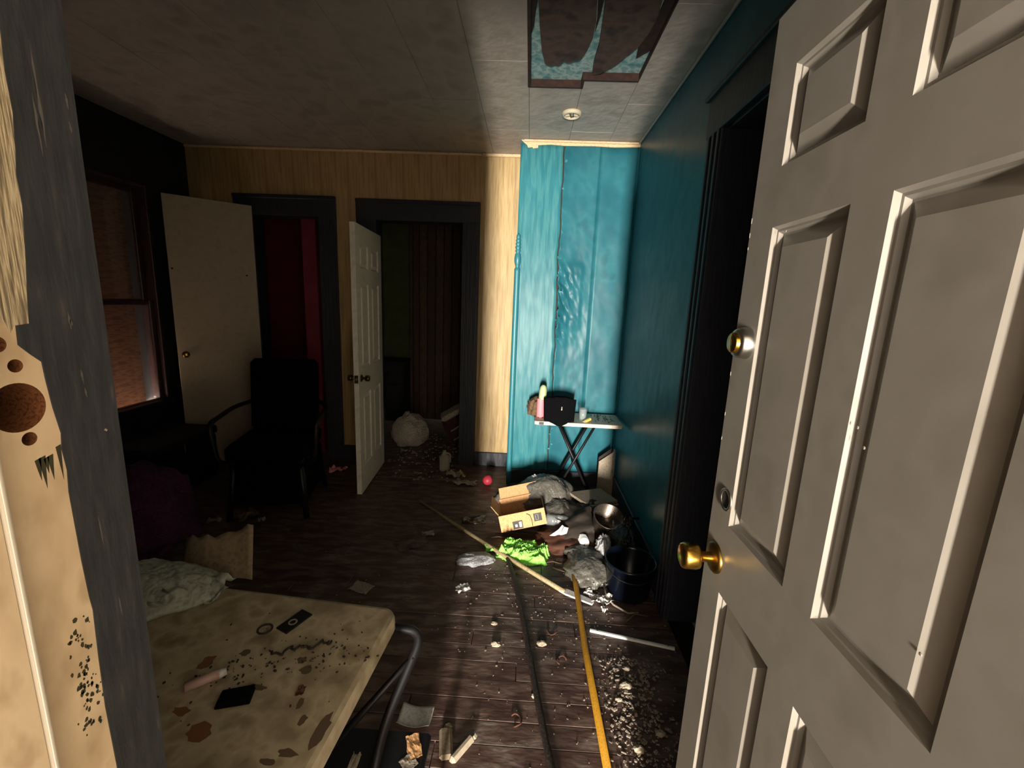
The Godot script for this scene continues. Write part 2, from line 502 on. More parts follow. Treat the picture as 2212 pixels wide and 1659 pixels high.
func room_shell():
	var st := begin()
	# wall with the entry doorway (room face z = -0.255)
	span(st, -2.92, -0.3, 0, 2.75, -0.255, -0.135)
	span(st, 0.45, 1.8, 0, 2.75, -0.255, -0.135)
	span(st, -0.3, 0.45, 1.94, 2.75, -0.255, -0.135)
	span(st, -1.1, -0.92, 0, 2.75, -0.2, -0.1)
	struct(st, "wall_front", M.black_wall, "dark wall around the entry doorway", "wall")
	# back wall with two doorways
	st = begin()
	var z0 := -3.72
	var z1 := -3.6
	span(st, -3.95, -2.28, 0, 2.75, z0, z1)
	span(st, -2.28, -1.73, 2.06, 2.75, z0, z1)
	span(st, -1.73, -1.27, 0, 2.75, z0, z1)
	span(st, -1.27, -0.555, 2.05, 2.75, z0, z1)
	span(st, -0.555, -0.11, 0, 2.75, z0, z1)
	struct(st, "wall_back", M.yellow, "streaky mustard yellow wood-panelled back wall with two dark doorways", "wall")
	# the boxed-out teal chase
	st = begin()
	span(st, -0.11, 0.84, 0, 2.75, -3.72, -3.292)
	struct(st, "wall_chase", M.teal, "teal boxed-out wall behind the small folding table", "wall")
	# side walls
	st = begin()
	span(st, 0.72, 0.84, 0, 2.75, -1.8, -3.30)
	span(st, 0.72, 0.84, 2.12, 2.75, -1.1, -1.8)
	span(st, 0.72, 0.84, 0, 2.75, -0.13, -1.1)
	struct(st, "wall_right", M.teal, "teal glossy side wall with a dark slate doorway beyond the grey door", "wall")
	st = begin()
	span(st, -2.92, -2.8, 0, 0.565, -0.13, -3.62)
	span(st, -2.92, -2.8, 2.15, 2.75, -0.13, -3.62)
	span(st, -2.92, -2.8, 0.565, 2.15, -0.13, -2.3)
	span(st, -2.92, -2.8, 0.565, 2.15, -3.2, -3.62)
	struct(st, "wall_left", M.black_wall, "near-black side wall with the boarded window", "wall")
	# baseboards
	st = begin()
	span(st, -0.42, -0.11, 0, 0.125, -3.6, -3.582, 0.004)
	span(st, -1.585, -1.43, 0, 0.125, -3.6, -3.582, 0.004)
	struct(st, "baseboard_back", M.slate, "dark slate baseboard below the yellow panelling", "baseboard")
	st = begin()
	span(st, -0.112, 0.72, 0, 0.115, -3.292, -3.262, 0.005)
	struct(st, "baseboard_chase", M.slate, "dark slate baseboard below the teal boxed-out wall", "baseboard")
	st = begin()
	span(st, 0.702, 0.72, 0, 0.16, -1.95, -3.265, 0.004)
	struct(st, "baseboard_right", M.slate, "dark slate baseboard along the deep teal wall", "baseboard")
	st = begin()
	span(st, -2.8, -2.782, 0, 0.16, -0.26, -3.6, 0.004)
	struct(st, "baseboard_left", M.slate, "dark baseboard under the boarded window", "baseboard")
	# casings
	casing("trim_1", "dark slate door casing around the middle doorway in the yellow wall", -1.425, -0.422, -1.27, -0.555, 2.05, 2.197)
	casing("trim_2", "dark slate door casing around the doorway with the red room behind", -2.43, -1.59, -2.28, -1.73, 2.06, 2.205)
	var t := thing("trim_3", "dark slate door casing on the deep teal side wall", "door casing", Vector3(0.72, 0, -1.5), 0, "", "structure")
	for k in 2:
		st = begin()
		var zc: float = [-0.37, 0.33][k]
		box(st, Vector3(-0.012, 1.06, zc), Vector3(0.024, 2.12, 0.15), 0.004)
		for q in [-0.045, 0.0, 0.045]:
			box(st, Vector3(-0.026, 1.06, zc + q), Vector3(0.008, 2.12, 0.02), 0.003)
		put(st, "side_casing", M.slate, t)
	for k in 2:
		st = begin()
		box(st, Vector3(0.06, 1.06, [-0.298, 0.398][k]), Vector3(0.13, 2.12, 0.012), 0.002)
		put(st, "jamb_lining", M.slate, t)
	st = begin()
	box(st, Vector3(0.06, 2.113, 0.05), Vector3(0.13, 0.012, 0.7), 0.002)
	put(st, "head_lining", M.slate, t)
	st = begin()
	box(st, Vector3(-0.014, 2.195, -0.02), Vector3(0.028, 0.15, 0.86), 0.004)
	box(st, Vector3(-0.02, 2.275, -0.02), Vector3(0.045, 0.02, 0.9), 0.004)
	put(st, "head_casing", M.slate, t)
	# wood strip at the top of the teal wall, torn at one end
	t = thing("trim_4", "bare pale wood strip along the top of the teal wall, torn at one end", "wood trim", Vector3(0.3, 2.535, -3.28), 0, "", "structure")
	st = begin()
	prism(st, [Vector2(-0.41, 0.02), Vector2(-0.385, -0.002), Vector2(-0.37, -0.012), Vector2(-0.36, -0.03), Vector2(-0.33, -0.026), Vector2(-0.325, -0.034), Vector2(-0.29, -0.03), Vector2(-0.29, -0.012), Vector2(-0.2, -0.006), Vector2(-0.1, -0.012), Vector2(0.1, -0.008), Vector2(0.24, -0.012), Vector2(0.42, -0.006), Vector2(0.42, 0.02)], 0.012, Transform3D(Basis(), Vector3(0, 0, -0.004)))
	put(st, "torn_backing", M.trim_pale, t)
	st = begin()
	box(st, Vector3(0.015, 0.014, 0.014), Vector3(0.81, 0.014, 0.014), 0.003)
	put(st, "moulding", M.trim_pale, t)
	st = begin()
	span(st, -0.42, -0.11, 2.535, 2.558, -3.6, -3.578, 0.006)
	span(st, -2.8, -0.42, 2.54, 2.558, -3.6, -3.582, 0.006)
	struct(st, "trim_5", M.trim_pale, "thin pale moulding along the top of the yellow wall", "wood trim")
	st = begin()
	span(st, 0.706, 0.72, 2.545, 2.56, -0.3, -3.28, 0.004)
	struct(st, "trim_6", M.ceiling, "thin pale strip where the ceiling meets the deep teal wall", "wood trim")

func casing(called: String, label: String, x0: float, x1: float, i0: float, i1: float, h: float, top: float):
	var t := thing(called, label, "door casing", Vector3((x0 + x1) * 0.5, 0, -3.6), 0, "", "structure")
	var c := (x0 + x1) * 0.5
	for k in 2:
		var a := (x0 if k == 0 else i1) - c
		var b := (i0 if k == 0 else x1) - c
		var st := begin()
		span(st, a - (0.0 if k == 0 else 0.008), b + (0.008 if k == 0 else 0.0), 0, h, -0.13, 0.016, 0.003)
		for q in 4:
			var xx := lerpf(a, b, (q + 0.6) / 4.2)
			span(st, xx - 0.01, xx + 0.01, 0, h, 0.014, 0.022, 0.003)
		put(st, "side_casing", M.slate, t)
	var st := begin()
	span(st, x0 - c, x1 - c, h - 0.012, top, -0.13, 0.02, 0.003)
	span(st, x0 - c, x1 - c, top - 0.03, top, 0.018, 0.03, 0.004)
	put(st, "head_casing", M.slate, t)

func ceiling():
	var c := thing("ceiling", "dirty grey panelled ceiling with a torn-open hole", "ceiling", Vector3(-1.0, 2.56, -1.9), 0, "", "structure")
	var at := Vector3(1.0, -2.56, 1.9)
	var w := 0.278
	var len := 0.834
	var x := -0.055 - w * 10
	while x < 0.72:
		var a := maxf(x, -2.81)
		var b := minf(x + w, 0.72)
		var z := -0.2
		var col := roundi((x + 0.055) / w)
		z -= len * (0.5 if posmod(col, 2) == 1 else 0.0)
		var first := true
		var cuts := []
		var zz := -0.2
		if first and z < -0.2:
			cuts.append([-0.2, z])
			zz = z
		while zz > -3.6:
			cuts.append([zz, maxf(zz - len, -3.6)])
			zz -= len
		for k in cuts:
			var spans := [k]
			if col == 0 or col == 1:
				var h0 := -1.1
				var h1 := -2.53 if col == 0 else -2.45
				spans = []
				if k[0] > h0:
					spans.append([k[0], maxf(k[1], h0)])
				if k[1] < h1:
					spans.append([minf(k[0], h1), k[1]])
			for s in spans:
				if absf(s[0] - s[1]) < 0.01:
					continue
				var st := begin()
				span(st, a + 0.0008 + at.x, b - 0.0008 + at.x, 2.56 + rng.randf_range(0, 0.0012) + at.y, 2.578 + at.y, s[0] - 0.0008 + at.z, s[1] + 0.0008 + at.z, 0.0012)
				put(st, "panel", M.ceiling, c)
		x += w
	# sides of the hole
	var st := begin()
	span(st, -0.062 + at.x, -0.047 + at.x, 2.556 + at.y, 2.6 + at.y, -1.1 + at.z, -2.53 + at.z, 0.002)
	span(st, 0.497 + at.x, 0.512 + at.x, 2.562 + at.y, 2.6 + at.y, -1.1 + at.z, -2.45 + at.z, 0.002)
	span(st, -0.055 + at.x, 0.223 + at.x, 2.556 + at.y, 2.6 + at.y, -2.53 + at.z, -2.515 + at.z, 0.002)
	span(st, 0.215 + at.x, 0.501 + at.x, 2.556 + at.y, 2.6 + at.y, -2.45 + at.z, -2.435 + at.z, 0.002)
	span(st, 0.215 + at.x, 0.228 + at.x, 2.556 + at.y, 2.6 + at.y, -2.45 + at.z, -2.53 + at.z, 0.002)
	put(st, "hole_edge", M.soffit, c)
	st = begin()
	span(st, -2.92 + at.x, 0.84 + at.x, 2.592 + at.y, 2.75 + at.y, -0.13 + at.z, -3.62 + at.z)
	put(st, "old_ceiling", M.cyan_plaster, c)
	# torn brown paper sagging below the old painted ceiling
	for k in 2:
		var outline: Array = [[[-0.024, -1.15], [-0.02, -1.884], [-0.011, -2.052], [0.002, -2.22], [0.022, -2.329], [0.05, -2.348], [0.072, -2.335], [0.084, -2.346], [0.1, -2.325], [0.111, -2.296], [0.129, -2.32], [0.158, -2.302], [0.191, -2.281], [0.208, -2.212], [0.22, -2.124], [0.219, -2.014], [0.202, -1.877], [0.205, -1.15]],
			[[0.23, -1.15], [0.233, -1.877], [0.247, -2.043], [0.256, -2.174], [0.254, -2.327], [0.261, -2.425], [0.303, -2.41], [0.324, -2.374], [0.361, -2.33], [0.393, -2.257], [0.43, -2.182], [0.449, -2.083], [0.457, -1.977], [0.446, -1.871], [0.45, -1.15]]][k]
		var poly := []
		for p in outline:
			poly.append(Vector2(p[0] + at.x, -(p[1] + at.z)))
		st = begin()
		prism(st, poly, 0.02, Transform3D(Basis(Vector3.RIGHT, Vector3.FORWARD, Vector3.UP), Vector3(0, 2.573 + at.y, 0)))
		put(st, "torn_paper", M.lath, c)
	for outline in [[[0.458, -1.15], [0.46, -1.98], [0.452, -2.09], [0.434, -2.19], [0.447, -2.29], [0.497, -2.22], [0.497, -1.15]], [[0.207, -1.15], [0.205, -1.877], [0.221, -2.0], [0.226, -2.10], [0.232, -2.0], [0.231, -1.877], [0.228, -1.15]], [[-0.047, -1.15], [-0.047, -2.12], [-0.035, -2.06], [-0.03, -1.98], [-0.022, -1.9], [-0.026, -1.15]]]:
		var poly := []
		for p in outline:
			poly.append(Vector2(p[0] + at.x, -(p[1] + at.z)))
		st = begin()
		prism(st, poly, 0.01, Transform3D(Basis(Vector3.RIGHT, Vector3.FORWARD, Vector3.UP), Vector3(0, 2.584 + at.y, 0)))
		put(st, "gap_shade", M.soffit, c)  # dark flat pieces painting in the shade of gaps between the sheets
	# smoke detector base
	var d := thing("smoke_detector_base", "round cream mounting ring left on the ceiling beside the torn hole", "detector base", Vector3(0.2, 2.56, -2.83))
	st = begin(false)
	lathe(st, [Vector2(0.04, 0.0), Vector2(0.056, 0.0), Vector2(0.058, -0.006), Vector2(0.054, -0.018), Vector2(0.047, -0.021), Vector2(0.044, -0.016), Vector2(0.044, -0.006), Vector2(0.0, -0.006)], Transform3D(), 32)
	put(st, "ring", M.detector, d)
	st = begin()
	for a in 3:
		box(st, Basis(Vector3.UP, a * TAU / 3 + 0.5) * Vector3(0.026, -0.010, 0), Vector3(0.03, 0.01, 0.012), 0.002, Basis(Vector3.UP, a * TAU / 3 + 0.5))
	put(st, "bracket", M.detector, d)
	st = begin()
	tube(st, [Vector3(0.01, -0.006, 0), Vector3(0.012, -0.02, 0.004), Vector3(-0.004, -0.026, 0.006), Vector3(-0.012, -0.008, 0)], 0.003, 6)
	put(st, "wire", M.slate, d)

func floor_boards():
	var f := thing("floor", "worn dark red-brown floorboards under dust and grime", "floor", Vector3(-1.0, 0, -1.9), 0, "", "structure")
	var st := begin()
	span(st, -1.92, 2.9, -0.08, -0.02, 1.76, -1.72)
	put(st, "subfloor", M.subfloor, f)
	var z := -0.25
	var i := 0
	while z > -3.6:
		var x := -2.8
		var w := 0.083
		while x < 0.72:
			var n := minf(x + rng.randf_range(0.9, 1.9), 0.72)
			if 0.72 - n < 0.3:
				n = 0.72
			st = begin()
			var top := rng.randf_range(-0.0015, 0.0)
			span(st, x + 0.001 + 1.0, n - 0.001 + 1.0, -0.02, top, z - 0.001 + 1.9, maxf(z - w, -3.6) + 0.001 + 1.9, 0.0015)
			put(st, "board", M["plank%d" % rng.randi_range(0, 3)], f)
			x = n
		z -= w
		i += 1
	st = begin()
	span(st, -4.0, 1.9, -0.08, -0.003, -3.6, -5.3)
	struct(st, "floor_beyond", M.plank2, "dark wood floor of the rooms beyond the back wall", "floor")

func window_boarded():
	var w := thing("window_1", "double-hung window with dark sashes, boarded up outside, daylight leaking in at the sill", "window", Vector3(-2.86, 0.59, -2.75), 0, "", "structure")
	var st := begin()
	for s in [-1, 1]:
		box(st, Vector3(0.0, 0.78, 0.44 * s), Vector3(0.12, 1.56, 0.02), 0.003)
	box(st, Vector3(0.0, 1.55, 0), Vector3(0.12, 0.02, 0.86), 0.003)
	put(st, "frame", M.sash, w)
	st = begin()
	box(st, Vector3(0.045, -0.018, 0), Vector3(0.09, 0.024, 0.96), 0.005)
	put(st, "sill", M.slate, w)
	for k in 2:
		var y0: float = [0.0, 0.72][k]
		var y1: float = [0.75, 1.54][k]
		var x: float = [0.012, -0.03][k]
		var sash := begin()
		for s in [-1, 1]:
			box(sash, Vector3(x, (y0 + y1) * 0.5, 0.412 * s), Vector3(0.035, y1 - y0, 0.036), 0.004)
		if k == 1:
			box(sash, Vector3(x, y1 - 0.02, 0), Vector3(0.035, 0.04, 0.79), 0.004)
		box(sash, Vector3(x, y0 + 0.018 if k == 1 else y1 - 0.018, 0), Vector3(0.035, 0.036, 0.79), 0.004)
		if k == 0:
			box(sash, Vector3(x, y0 - 0.012, 0), Vector3(0.035, 0.024, 0.79), 0.003)
		var so := put(sash, "sash", M.sash, w)
		st = begin()
		box(st, Vector3(x, (y0 + y1) * 0.5, 0), Vector3(0.004, y1 - y0 - 0.02, 0.8))
		put(st, "pane", M.glass, so)
	st = begin()
	box(st, Vector3(-0.17, 0.78, 0.005), Vector3(0.018, 1.66, 1.06), 0.002)
	put(st, "board", M.plywood, w)
	for k in 2:  # added battens, closing sides and top so sky light leaks in low
		st = begin()
		box(st, Vector3(-0.11, 0.78 if k == 0 else 1.36, [0.5, -0.49][k]), Vector3(0.1, 1.66 if k == 0 else 0.5, 0.04), 0.002)
		if k == 1:
			box(st, Vector3(-0.11, 0.25, -0.49), Vector3(0.1, 0.6, 0.04), 0.002)
			box(st, Vector3(-0.115, 0.83, -0.49), Vector3(0.09, 0.56, 0.04), 0.002)
		put(st, "added_batten", M.slate, w)
	st = begin()
	box(st, Vector3(-0.11, 1.59, 0.005), Vector3(0.1, 0.04, 1.06), 0.002)
	put(st, "added_batten", M.slate, w)

func back_rooms():
	# room behind the middle doorway
	var st := begin()
	span(st, -1.95, -1.36, 0, 2.75, -5.1, -5.0)
	struct(st, "wall_beyond_green", M.green_wall, "dim olive green wall deep inside the middle doorway", "wall")
	var p := thing("wall_beyond_panelled", "brown vertical-board wall deep inside the middle doorway", "wall", Vector3(-0.8, 0, -5.0), 0, "", "structure")
	var x := -0.56
	var i := 0
	while x < 0.65:
		st = begin()
		span(st, x + 0.002, x + 0.092, 0, 2.75, -0.03 + rng.randf_range(-0.003, 0.003), 0.02, 0.004)
		put(st, "board", M["panelling%d" % rng.randi_range(0, 2)], p)
		x += 0.094
		i += 1
	st = begin()
	span(st, -1.95, 0.0, 0, 2.75, -5.2, -5.02)
	struct(st, "wall_beyond_back", M.plain_plaster, "plain plaster rear wall behind the boards past the middle doorway", "wall")
	st = begin()
	span(st, -1.365, -1.33, 0, 2.75, -5.0, -4.93, 0.004)
	struct(st, "trim_7", M.panelling1, "narrow brown upright trim between the green and the boarded walls", "wood trim")
	st = begin()
	span(st, -0.15, -0.05, 0, 2.75, -3.72, -5.1)
	struct(st, "wall_beyond_right", M.green_wall, "dark side wall inside the room past the middle doorway", "wall")
	st = begin()
	span(st, -1.95, -1.83, 0, 2.75, -3.72, -5.1)
	struct(st, "wall_beyond_middle", M.red_wall, "dark partition between the two rooms beyond the back wall", "wall")
	st = begin()
	span(st, -3.9, -1.95, 0, 2.75, -4.6, -4.5)
	struct(st, "wall_beyond_red", M.red_wall, "dark raspberry red wall seen through the doorway beside the flush door", "wall")
	st = begin()
	span(st, -3.95, -3.85, 0, 2.75, -3.6, -4.6)
	struct(st, "wall_beyond_end", M.red_wall, "red end wall of the room past the flush door", "wall")
	st = begin()
	span(st, -3.95, 0.0, 2.6, 2.75, -3.7, -5.1)
	struct(st, "ceiling_beyond", M.ceiling, "ceiling of the rooms beyond the back wall", "ceiling")
	# closet behind the teal-side doorway
	st = begin()
	span(st, 1.7, 1.8, 0, 2.75, -0.3, -2.4)
	span(st, 0.84, 1.7, -0.02, 0, -0.3, -2.4)
	span(st, 0.84, 1.7, 0, 2.75, -0.3, -0.4)
	span(st, 0.84, 1.7, 0, 2.75, -2.3, -2.4)
	span(st, 0.84, 1.8, 2.65, 2.75, -0.3, -2.4)
	struct(st, "wall_closet", M.plain_plaster, "plain plaster walls of the closet past the teal wall's doorway", "wall")
	# dark chest in the back room
	var c := thing("chest_of_drawers", "black chest against the olive green wall inside the middle doorway", "chest", Vector3(-1.56, 0, -4.8))
	st = begin()
	span(st, -0.2, 0.2, 0.05, 0.71, -0.18, 0.14, 0.006)
	put(st, "body", M.black_plastic, c)
	st = begin()
	span(st, -0.21, 0.21, 0.71, 0.735, -0.19, 0.16, 0.005)
	put(st, "top", M.black_plastic, c)
	for k in 3:
		st = begin()
		span(st, -0.185, 0.185, 0.07 + 0.21 * k, 0.265 + 0.21 * k, 0.14, 0.155, 0.004)
		var d := put(st, "drawer", M.black_plastic, c)
		st = begin()
		box(st, Vector3(0, 0.17 + 0.21 * k, 0.165), Vector3(0.08, 0.012, 0.02), 0.004)
		put(st, "handle", M.brass_dark, d)

# the boards, seams and loose paint on the teal chase
func teal_boards():
	var t := thing("trim_8", "teal painted wallboards, one bulging and peeling along a wavy seam", "wallboard", Vector3(0.3, 0.115, -3.29), 0, "", "structure")
	wob.seed = 21
	wob.frequency = 1.0
	var seam := func(y: float) -> float:
		return 0.195 + 0.006 * wob.get_noise_1d(y * 9.0) + 0.010 * wob.get_noise_1d(y * 2.6 + 5.0) + 0.012 * smoothstep(1.9, 1.2, y)
	var at := func(x: float, y: float, z: float) -> Vector3: return Vector3(x - 0.3, y - 0.115, z)
	var st := begin(true)
	sheet(st, 14, 60, func(u: float, v: float) -> Vector3:
		var y := lerpf(0.115, 2.535, 1.0 - v)
		var x := lerpf(-0.112, seam.call(y) - 0.005, u)
		return at.call(x, y, 0.008 + 0.0022 * wob.get_noise_2d(x * 9.0, y * 4.0) + 0.003 * smoothstep(0.85, 1.0, u)), 0.008)
	put(st, "board", M.teal_streak, t)
	st = begin(true)
	sheet(st, 26, 130, func(u: float, v: float) -> Vector3:
		var y := lerpf(0.115, 2.535, 1.0 - v)
		var x := lerpf(seam.call(y) + 0.004, 0.45, u)
		var zone := smoothstep(1.1, 1.25, y) * smoothstep(1.85, 1.55, y)
		var curl := exp(-u * 4.5) * (0.012 + zone * (0.044 + 0.062 * wob.get_noise_2d(y * 14.0, u * 5.0 + y * 7.0)))
		curl += 0.007 * wob.get_noise_1d(y * 30.0) * exp(-u * 9.0)
		var flap := smoothstep(1.24, 1.28, y) * smoothstep(1.75, 1.70, y) * smoothstep(0.75, 0.7, u) * 0.006
		return at.call(x + zone * 0.004 * sin(y * 90.0) * exp(-u * 8.0), y, 0.006 + curl + flap + 0.0025 * wob.get_noise_2d(x * 10.0, y * 5.0)), 0.004)
	put(st, "board", M.teal, t)
	st = begin(true)
	sheet(st, 10, 40, func(u: float, v: float) -> Vector3:
		var y := lerpf(0.115, 2.535, 1.0 - v)
		var x := lerpf(0.452, 0.72, u)
		return at.call(x, y, 0.005 + 0.002 * wob.get_noise_2d(x * 8.0, y * 4.0)), 0.005)
	put(st, "board", M.teal, t)
	st = begin()
	sheet(st, 2, 50, func(u: float, v: float) -> Vector3:
		var y := lerpf(0.12, 2.53, 1.0 - v)
		return at.call(seam.call(y) + (u - 0.5) * 0.05, y, 0.0012), 0.002)
	put(st, "seam_shade", M.stain_dark, t)  # dark strip laid behind the seam, its colour standing in for shadow
	# a ragged bead of old caulk down the corner
	st = begin(true)
	var pts := []
	var rr := []
	for k in 50:
		var y := lerpf(0.2, 2.53, k / 49.0)
		pts.append(at.call(0.718, y, 0.008 + 0.001 * wob.get_noise_1d(y * 20.0)))
		rr.append(0.0035 + 0.002 * wob.get_noise_1d(y * 12.0 + 4.0))
	tube(st, pts, rr, 7)
	put(st, "caulk", M.teal_streak, t)
	# flakes of loose paint along the seam
	for k in 16:
		var y := lerpf(1.15, 2.5, rng.randf())
		if k > 11:
			y = lerpf(0.3, 0.62, rng.randf())
		st = begin()
		var f := Transform3D(Basis(Vector3.BACK, rng.randf() * TAU) * Basis(Vector3.UP, rng.randf_range(-0.5, 0.5)), at.call(seam.call(y) + rng.randf_range(0.0, 0.02), y, 0.022))
		var s := rng.randf_range(0.006, 0.013)
		prism(st, [Vector2(-s, -s * 0.5), Vector2(0, -s), Vector2(s, -s * 0.2), Vector2(s * 0.5, s), Vector2(-s * 0.7, s * 0.6)], 0.002, f)
		put(st, "paint_flake", M.teal_streak, t)

func left_jamb():
	var j := thing("trim_9", "scuffed entry door jamb, cream wood with slate paint, a latch hole and mould spots", "door jamb", Vector3(-0.28, 0, -0.2), 0, "", "structure")
	var comb := CSGCombiner3D.new()
	comb.name = "jamb_board"
	comb.position = Vector3(0, 0, 0)
	var b := CSGBox3D.new()
	b.size = Vector3(0.04, 1.94, 0.16)
	b.position = Vector3(0, 0.97, 0.025)
	b.material = M.cream
	comb.add_child(b)
	for h in [[-0.204, 1.376, 0.0128], [-0.206, 1.3975, 0.0034], [-0.2065, 1.3585, 0.0036], [-0.2, 1.409, 0.004]]:
		var c := CSGCylinder3D.new()
		c.operation = CSGShape3D.OPERATION_SUBTRACTION
		c.radius = h[2]
		c.height = 0.05 if h[2] > 0.01 else 0.016
		c.sides = 36
		c.rotation.z = PI / 2
		c.position = Vector3(0.012, h[1], h[0] + 0.2)
		c.material = M.bore
		comb.add_child(c)
	j.add_child(comb)
	# the layer of slate paint with its ragged edge
	var zy := [[-0.2555, 1.94], [-0.225, 1.94], [-0.224, 1.559], [-0.223, 1.54], [-0.2235, 1.522], [-0.222, 1.504], [-0.2205, 1.492], [-0.221, 1.478], [-0.2185, 1.452], [-0.216, 1.43], [-0.215, 1.4185], [-0.209, 1.4178], [-0.2085, 1.408], [-0.2128, 1.403], [-0.2178, 1.398], [-0.2182, 1.389], [-0.219, 1.378], [-0.2195, 1.372], [-0.2215, 1.357], [-0.2205, 1.348], [-0.2215, 1.335], [-0.2205, 1.322], [-0.2212, 1.277], [-0.2222, 1.252], [-0.223, 1.243], [-0.2218, 1.21], [-0.221, 1.174], [-0.222, 1.128], [-0.2205, 0.9], [-0.222, 0.4], [-0.221, 0.0], [-0.2555, 0.0]]
	var poly := []
	for p in zy:
		poly.append(Vector2(-(p[0] + 0.2), p[1]))
	var side := Transform3D(Basis(Vector3.FORWARD, Vector3.UP, Vector3.RIGHT), Vector3(0.0198, 0, 0))
	var st := begin()
	prism(st, poly, 0.0009, side)
	put(st, "paint_layer", M.slate_worn, j)
	# stripped, weathered grain above the latch hole
	st = begin()
	poly = []
	for p in [[-0.222, 1.94], [-0.2245, 1.559], [-0.2235, 1.522], [-0.222, 1.49], [-0.2195, 1.455], [-0.2158, 1.42], [-0.2135, 1.4155], [-0.2105, 1.4085], [-0.209, 1.419], [-0.206, 1.4135], [-0.2045, 1.421], [-0.2, 1.417], [-0.2, 1.94]]:
		poly.append(Vector2(-(p[0] + 0.2), p[1]))
	prism(st, poly, 0.0004, side)
	put(st, "stripped_wood", M.raw_wood, j)
	# strip of weather bead and the stop behind it
	st = begin()
	box(st, Vector3(0.0235, 0.97, 0.067), Vector3(0.009, 1.94, 0.102), 0.0015)
	put(st, "stop", M.cream, j)
	st = begin(true)
	tube(st, [Vector3(0.0252, 0.0, 0.0145), Vector3(0.0252, 1.94, 0.0145)], 0.0028, 14)
	put(st, "weather_bead", M.white_bead, j)
	# mould spots, drips and scratches
	st = begin()
	for k in 90:
		var y := rng.randf_range(1.165, 1.245)
		var z := -0.2135 + rng.randfn(0.0, 0.0042)
		if z < -0.2222 or z > -0.204:
			continue
		var s := rng.randf_range(0.0004, 0.0014)
		var q := []
		for a in 7:
			var r := s * rng.randf_range(0.5, 1.2)
			q.append(Vector2(-(z + 0.2) + cos(a * TAU / 7) * r, y + sin(a * TAU / 7) * r * 1.6))
		prism(st, q, 0.0003, side)
	put(st, "mould", M.mould, j).set_meta("kind", "stuff")
	for d in [[-0.2085, 1.346, 0.012, 0.0016], [-0.2105, 1.3465, 0.018, 0.0018], [-0.2125, 1.3455, 0.009, 0.0014], [-0.2145, 1.346, 0.014, 0.0016], [-0.2192, 1.35, 0.02, 0.0014]]:
		st = begin()
		var zz: float = -(d[0] + 0.2)
		prism(st, [Vector2(zz - d[3], d[1]), Vector2(zz + d[3], d[1] + 0.0008), Vector2(zz + d[3] * 0.6, d[1] - d[2] * 0.4), Vector2(zz + d[3] * 0.1, d[1] - d[2]), Vector2(zz - d[3] * 0.5, d[1] - d[2] * 0.5)], 0.0003, side)
		put(st, "drip", M.mould, j)
	side.origin.x = 0.0206
	for k in [[0.036, 1.56, 0.05, 0.0011], [0.0335, 1.535, 0.03, 0.0008], [0.0505, 1.542, 0.008, 0.0009], [0.0505, 1.528, 0.006, 0.0008], [0.0345, 1.424, 0.010, 0.0007], [0.0352, 1.42, 0.004, 0.001], [0.0368, 1.391, 0.009, 0.0008], [0.0375, 1.38, 0.006, 0.0007], [0.046, 1.3525, 0.0022, 0.0012], [0.034, 1.30, 0.02, 0.0006], [0.039, 1.24, 0.014, 0.0006]]:
		st = begin()
		var q := []
		for a in 9:
			var f: float = a / 8.0
			q.append(Vector2(k[0] + k[3] * rng.randf_range(0.3, 1.0) * sin(f * PI) + 0.0006 * f, k[1] - k[2] * f))
		for a in 8:
			var f: float = 1.0 - (a + 1) / 9.0
			q.append(Vector2(k[0] - k[3] * rng.randf_range(0.3, 1.0) * sin(f * PI) + 0.0006 * f, k[1] - k[2] * f))
		prism(st, q, 0.0002, side)
		put(st, "scratch", M.scuff if k[2] > 0.003 else M.carton_pale, j)
	# the other jamb and the head
	st = begin()
	box(st, Vector3(0.45, 0.97, -0.195), Vector3(0.03, 1.94, 0.12), 0.002)
	struct(st, "trim_10", M.cream, "cream jamb on the hinge side of the entry doorway", "door jamb")
	st = begin()
	box(st, Vector3(0.075, 1.945, -0.19), Vector3(0.72, 0.03, 0.12), 0.002)
	struct(st, "trim_11", M.cream, "cream head jamb over the entry doorway", "door jamb")

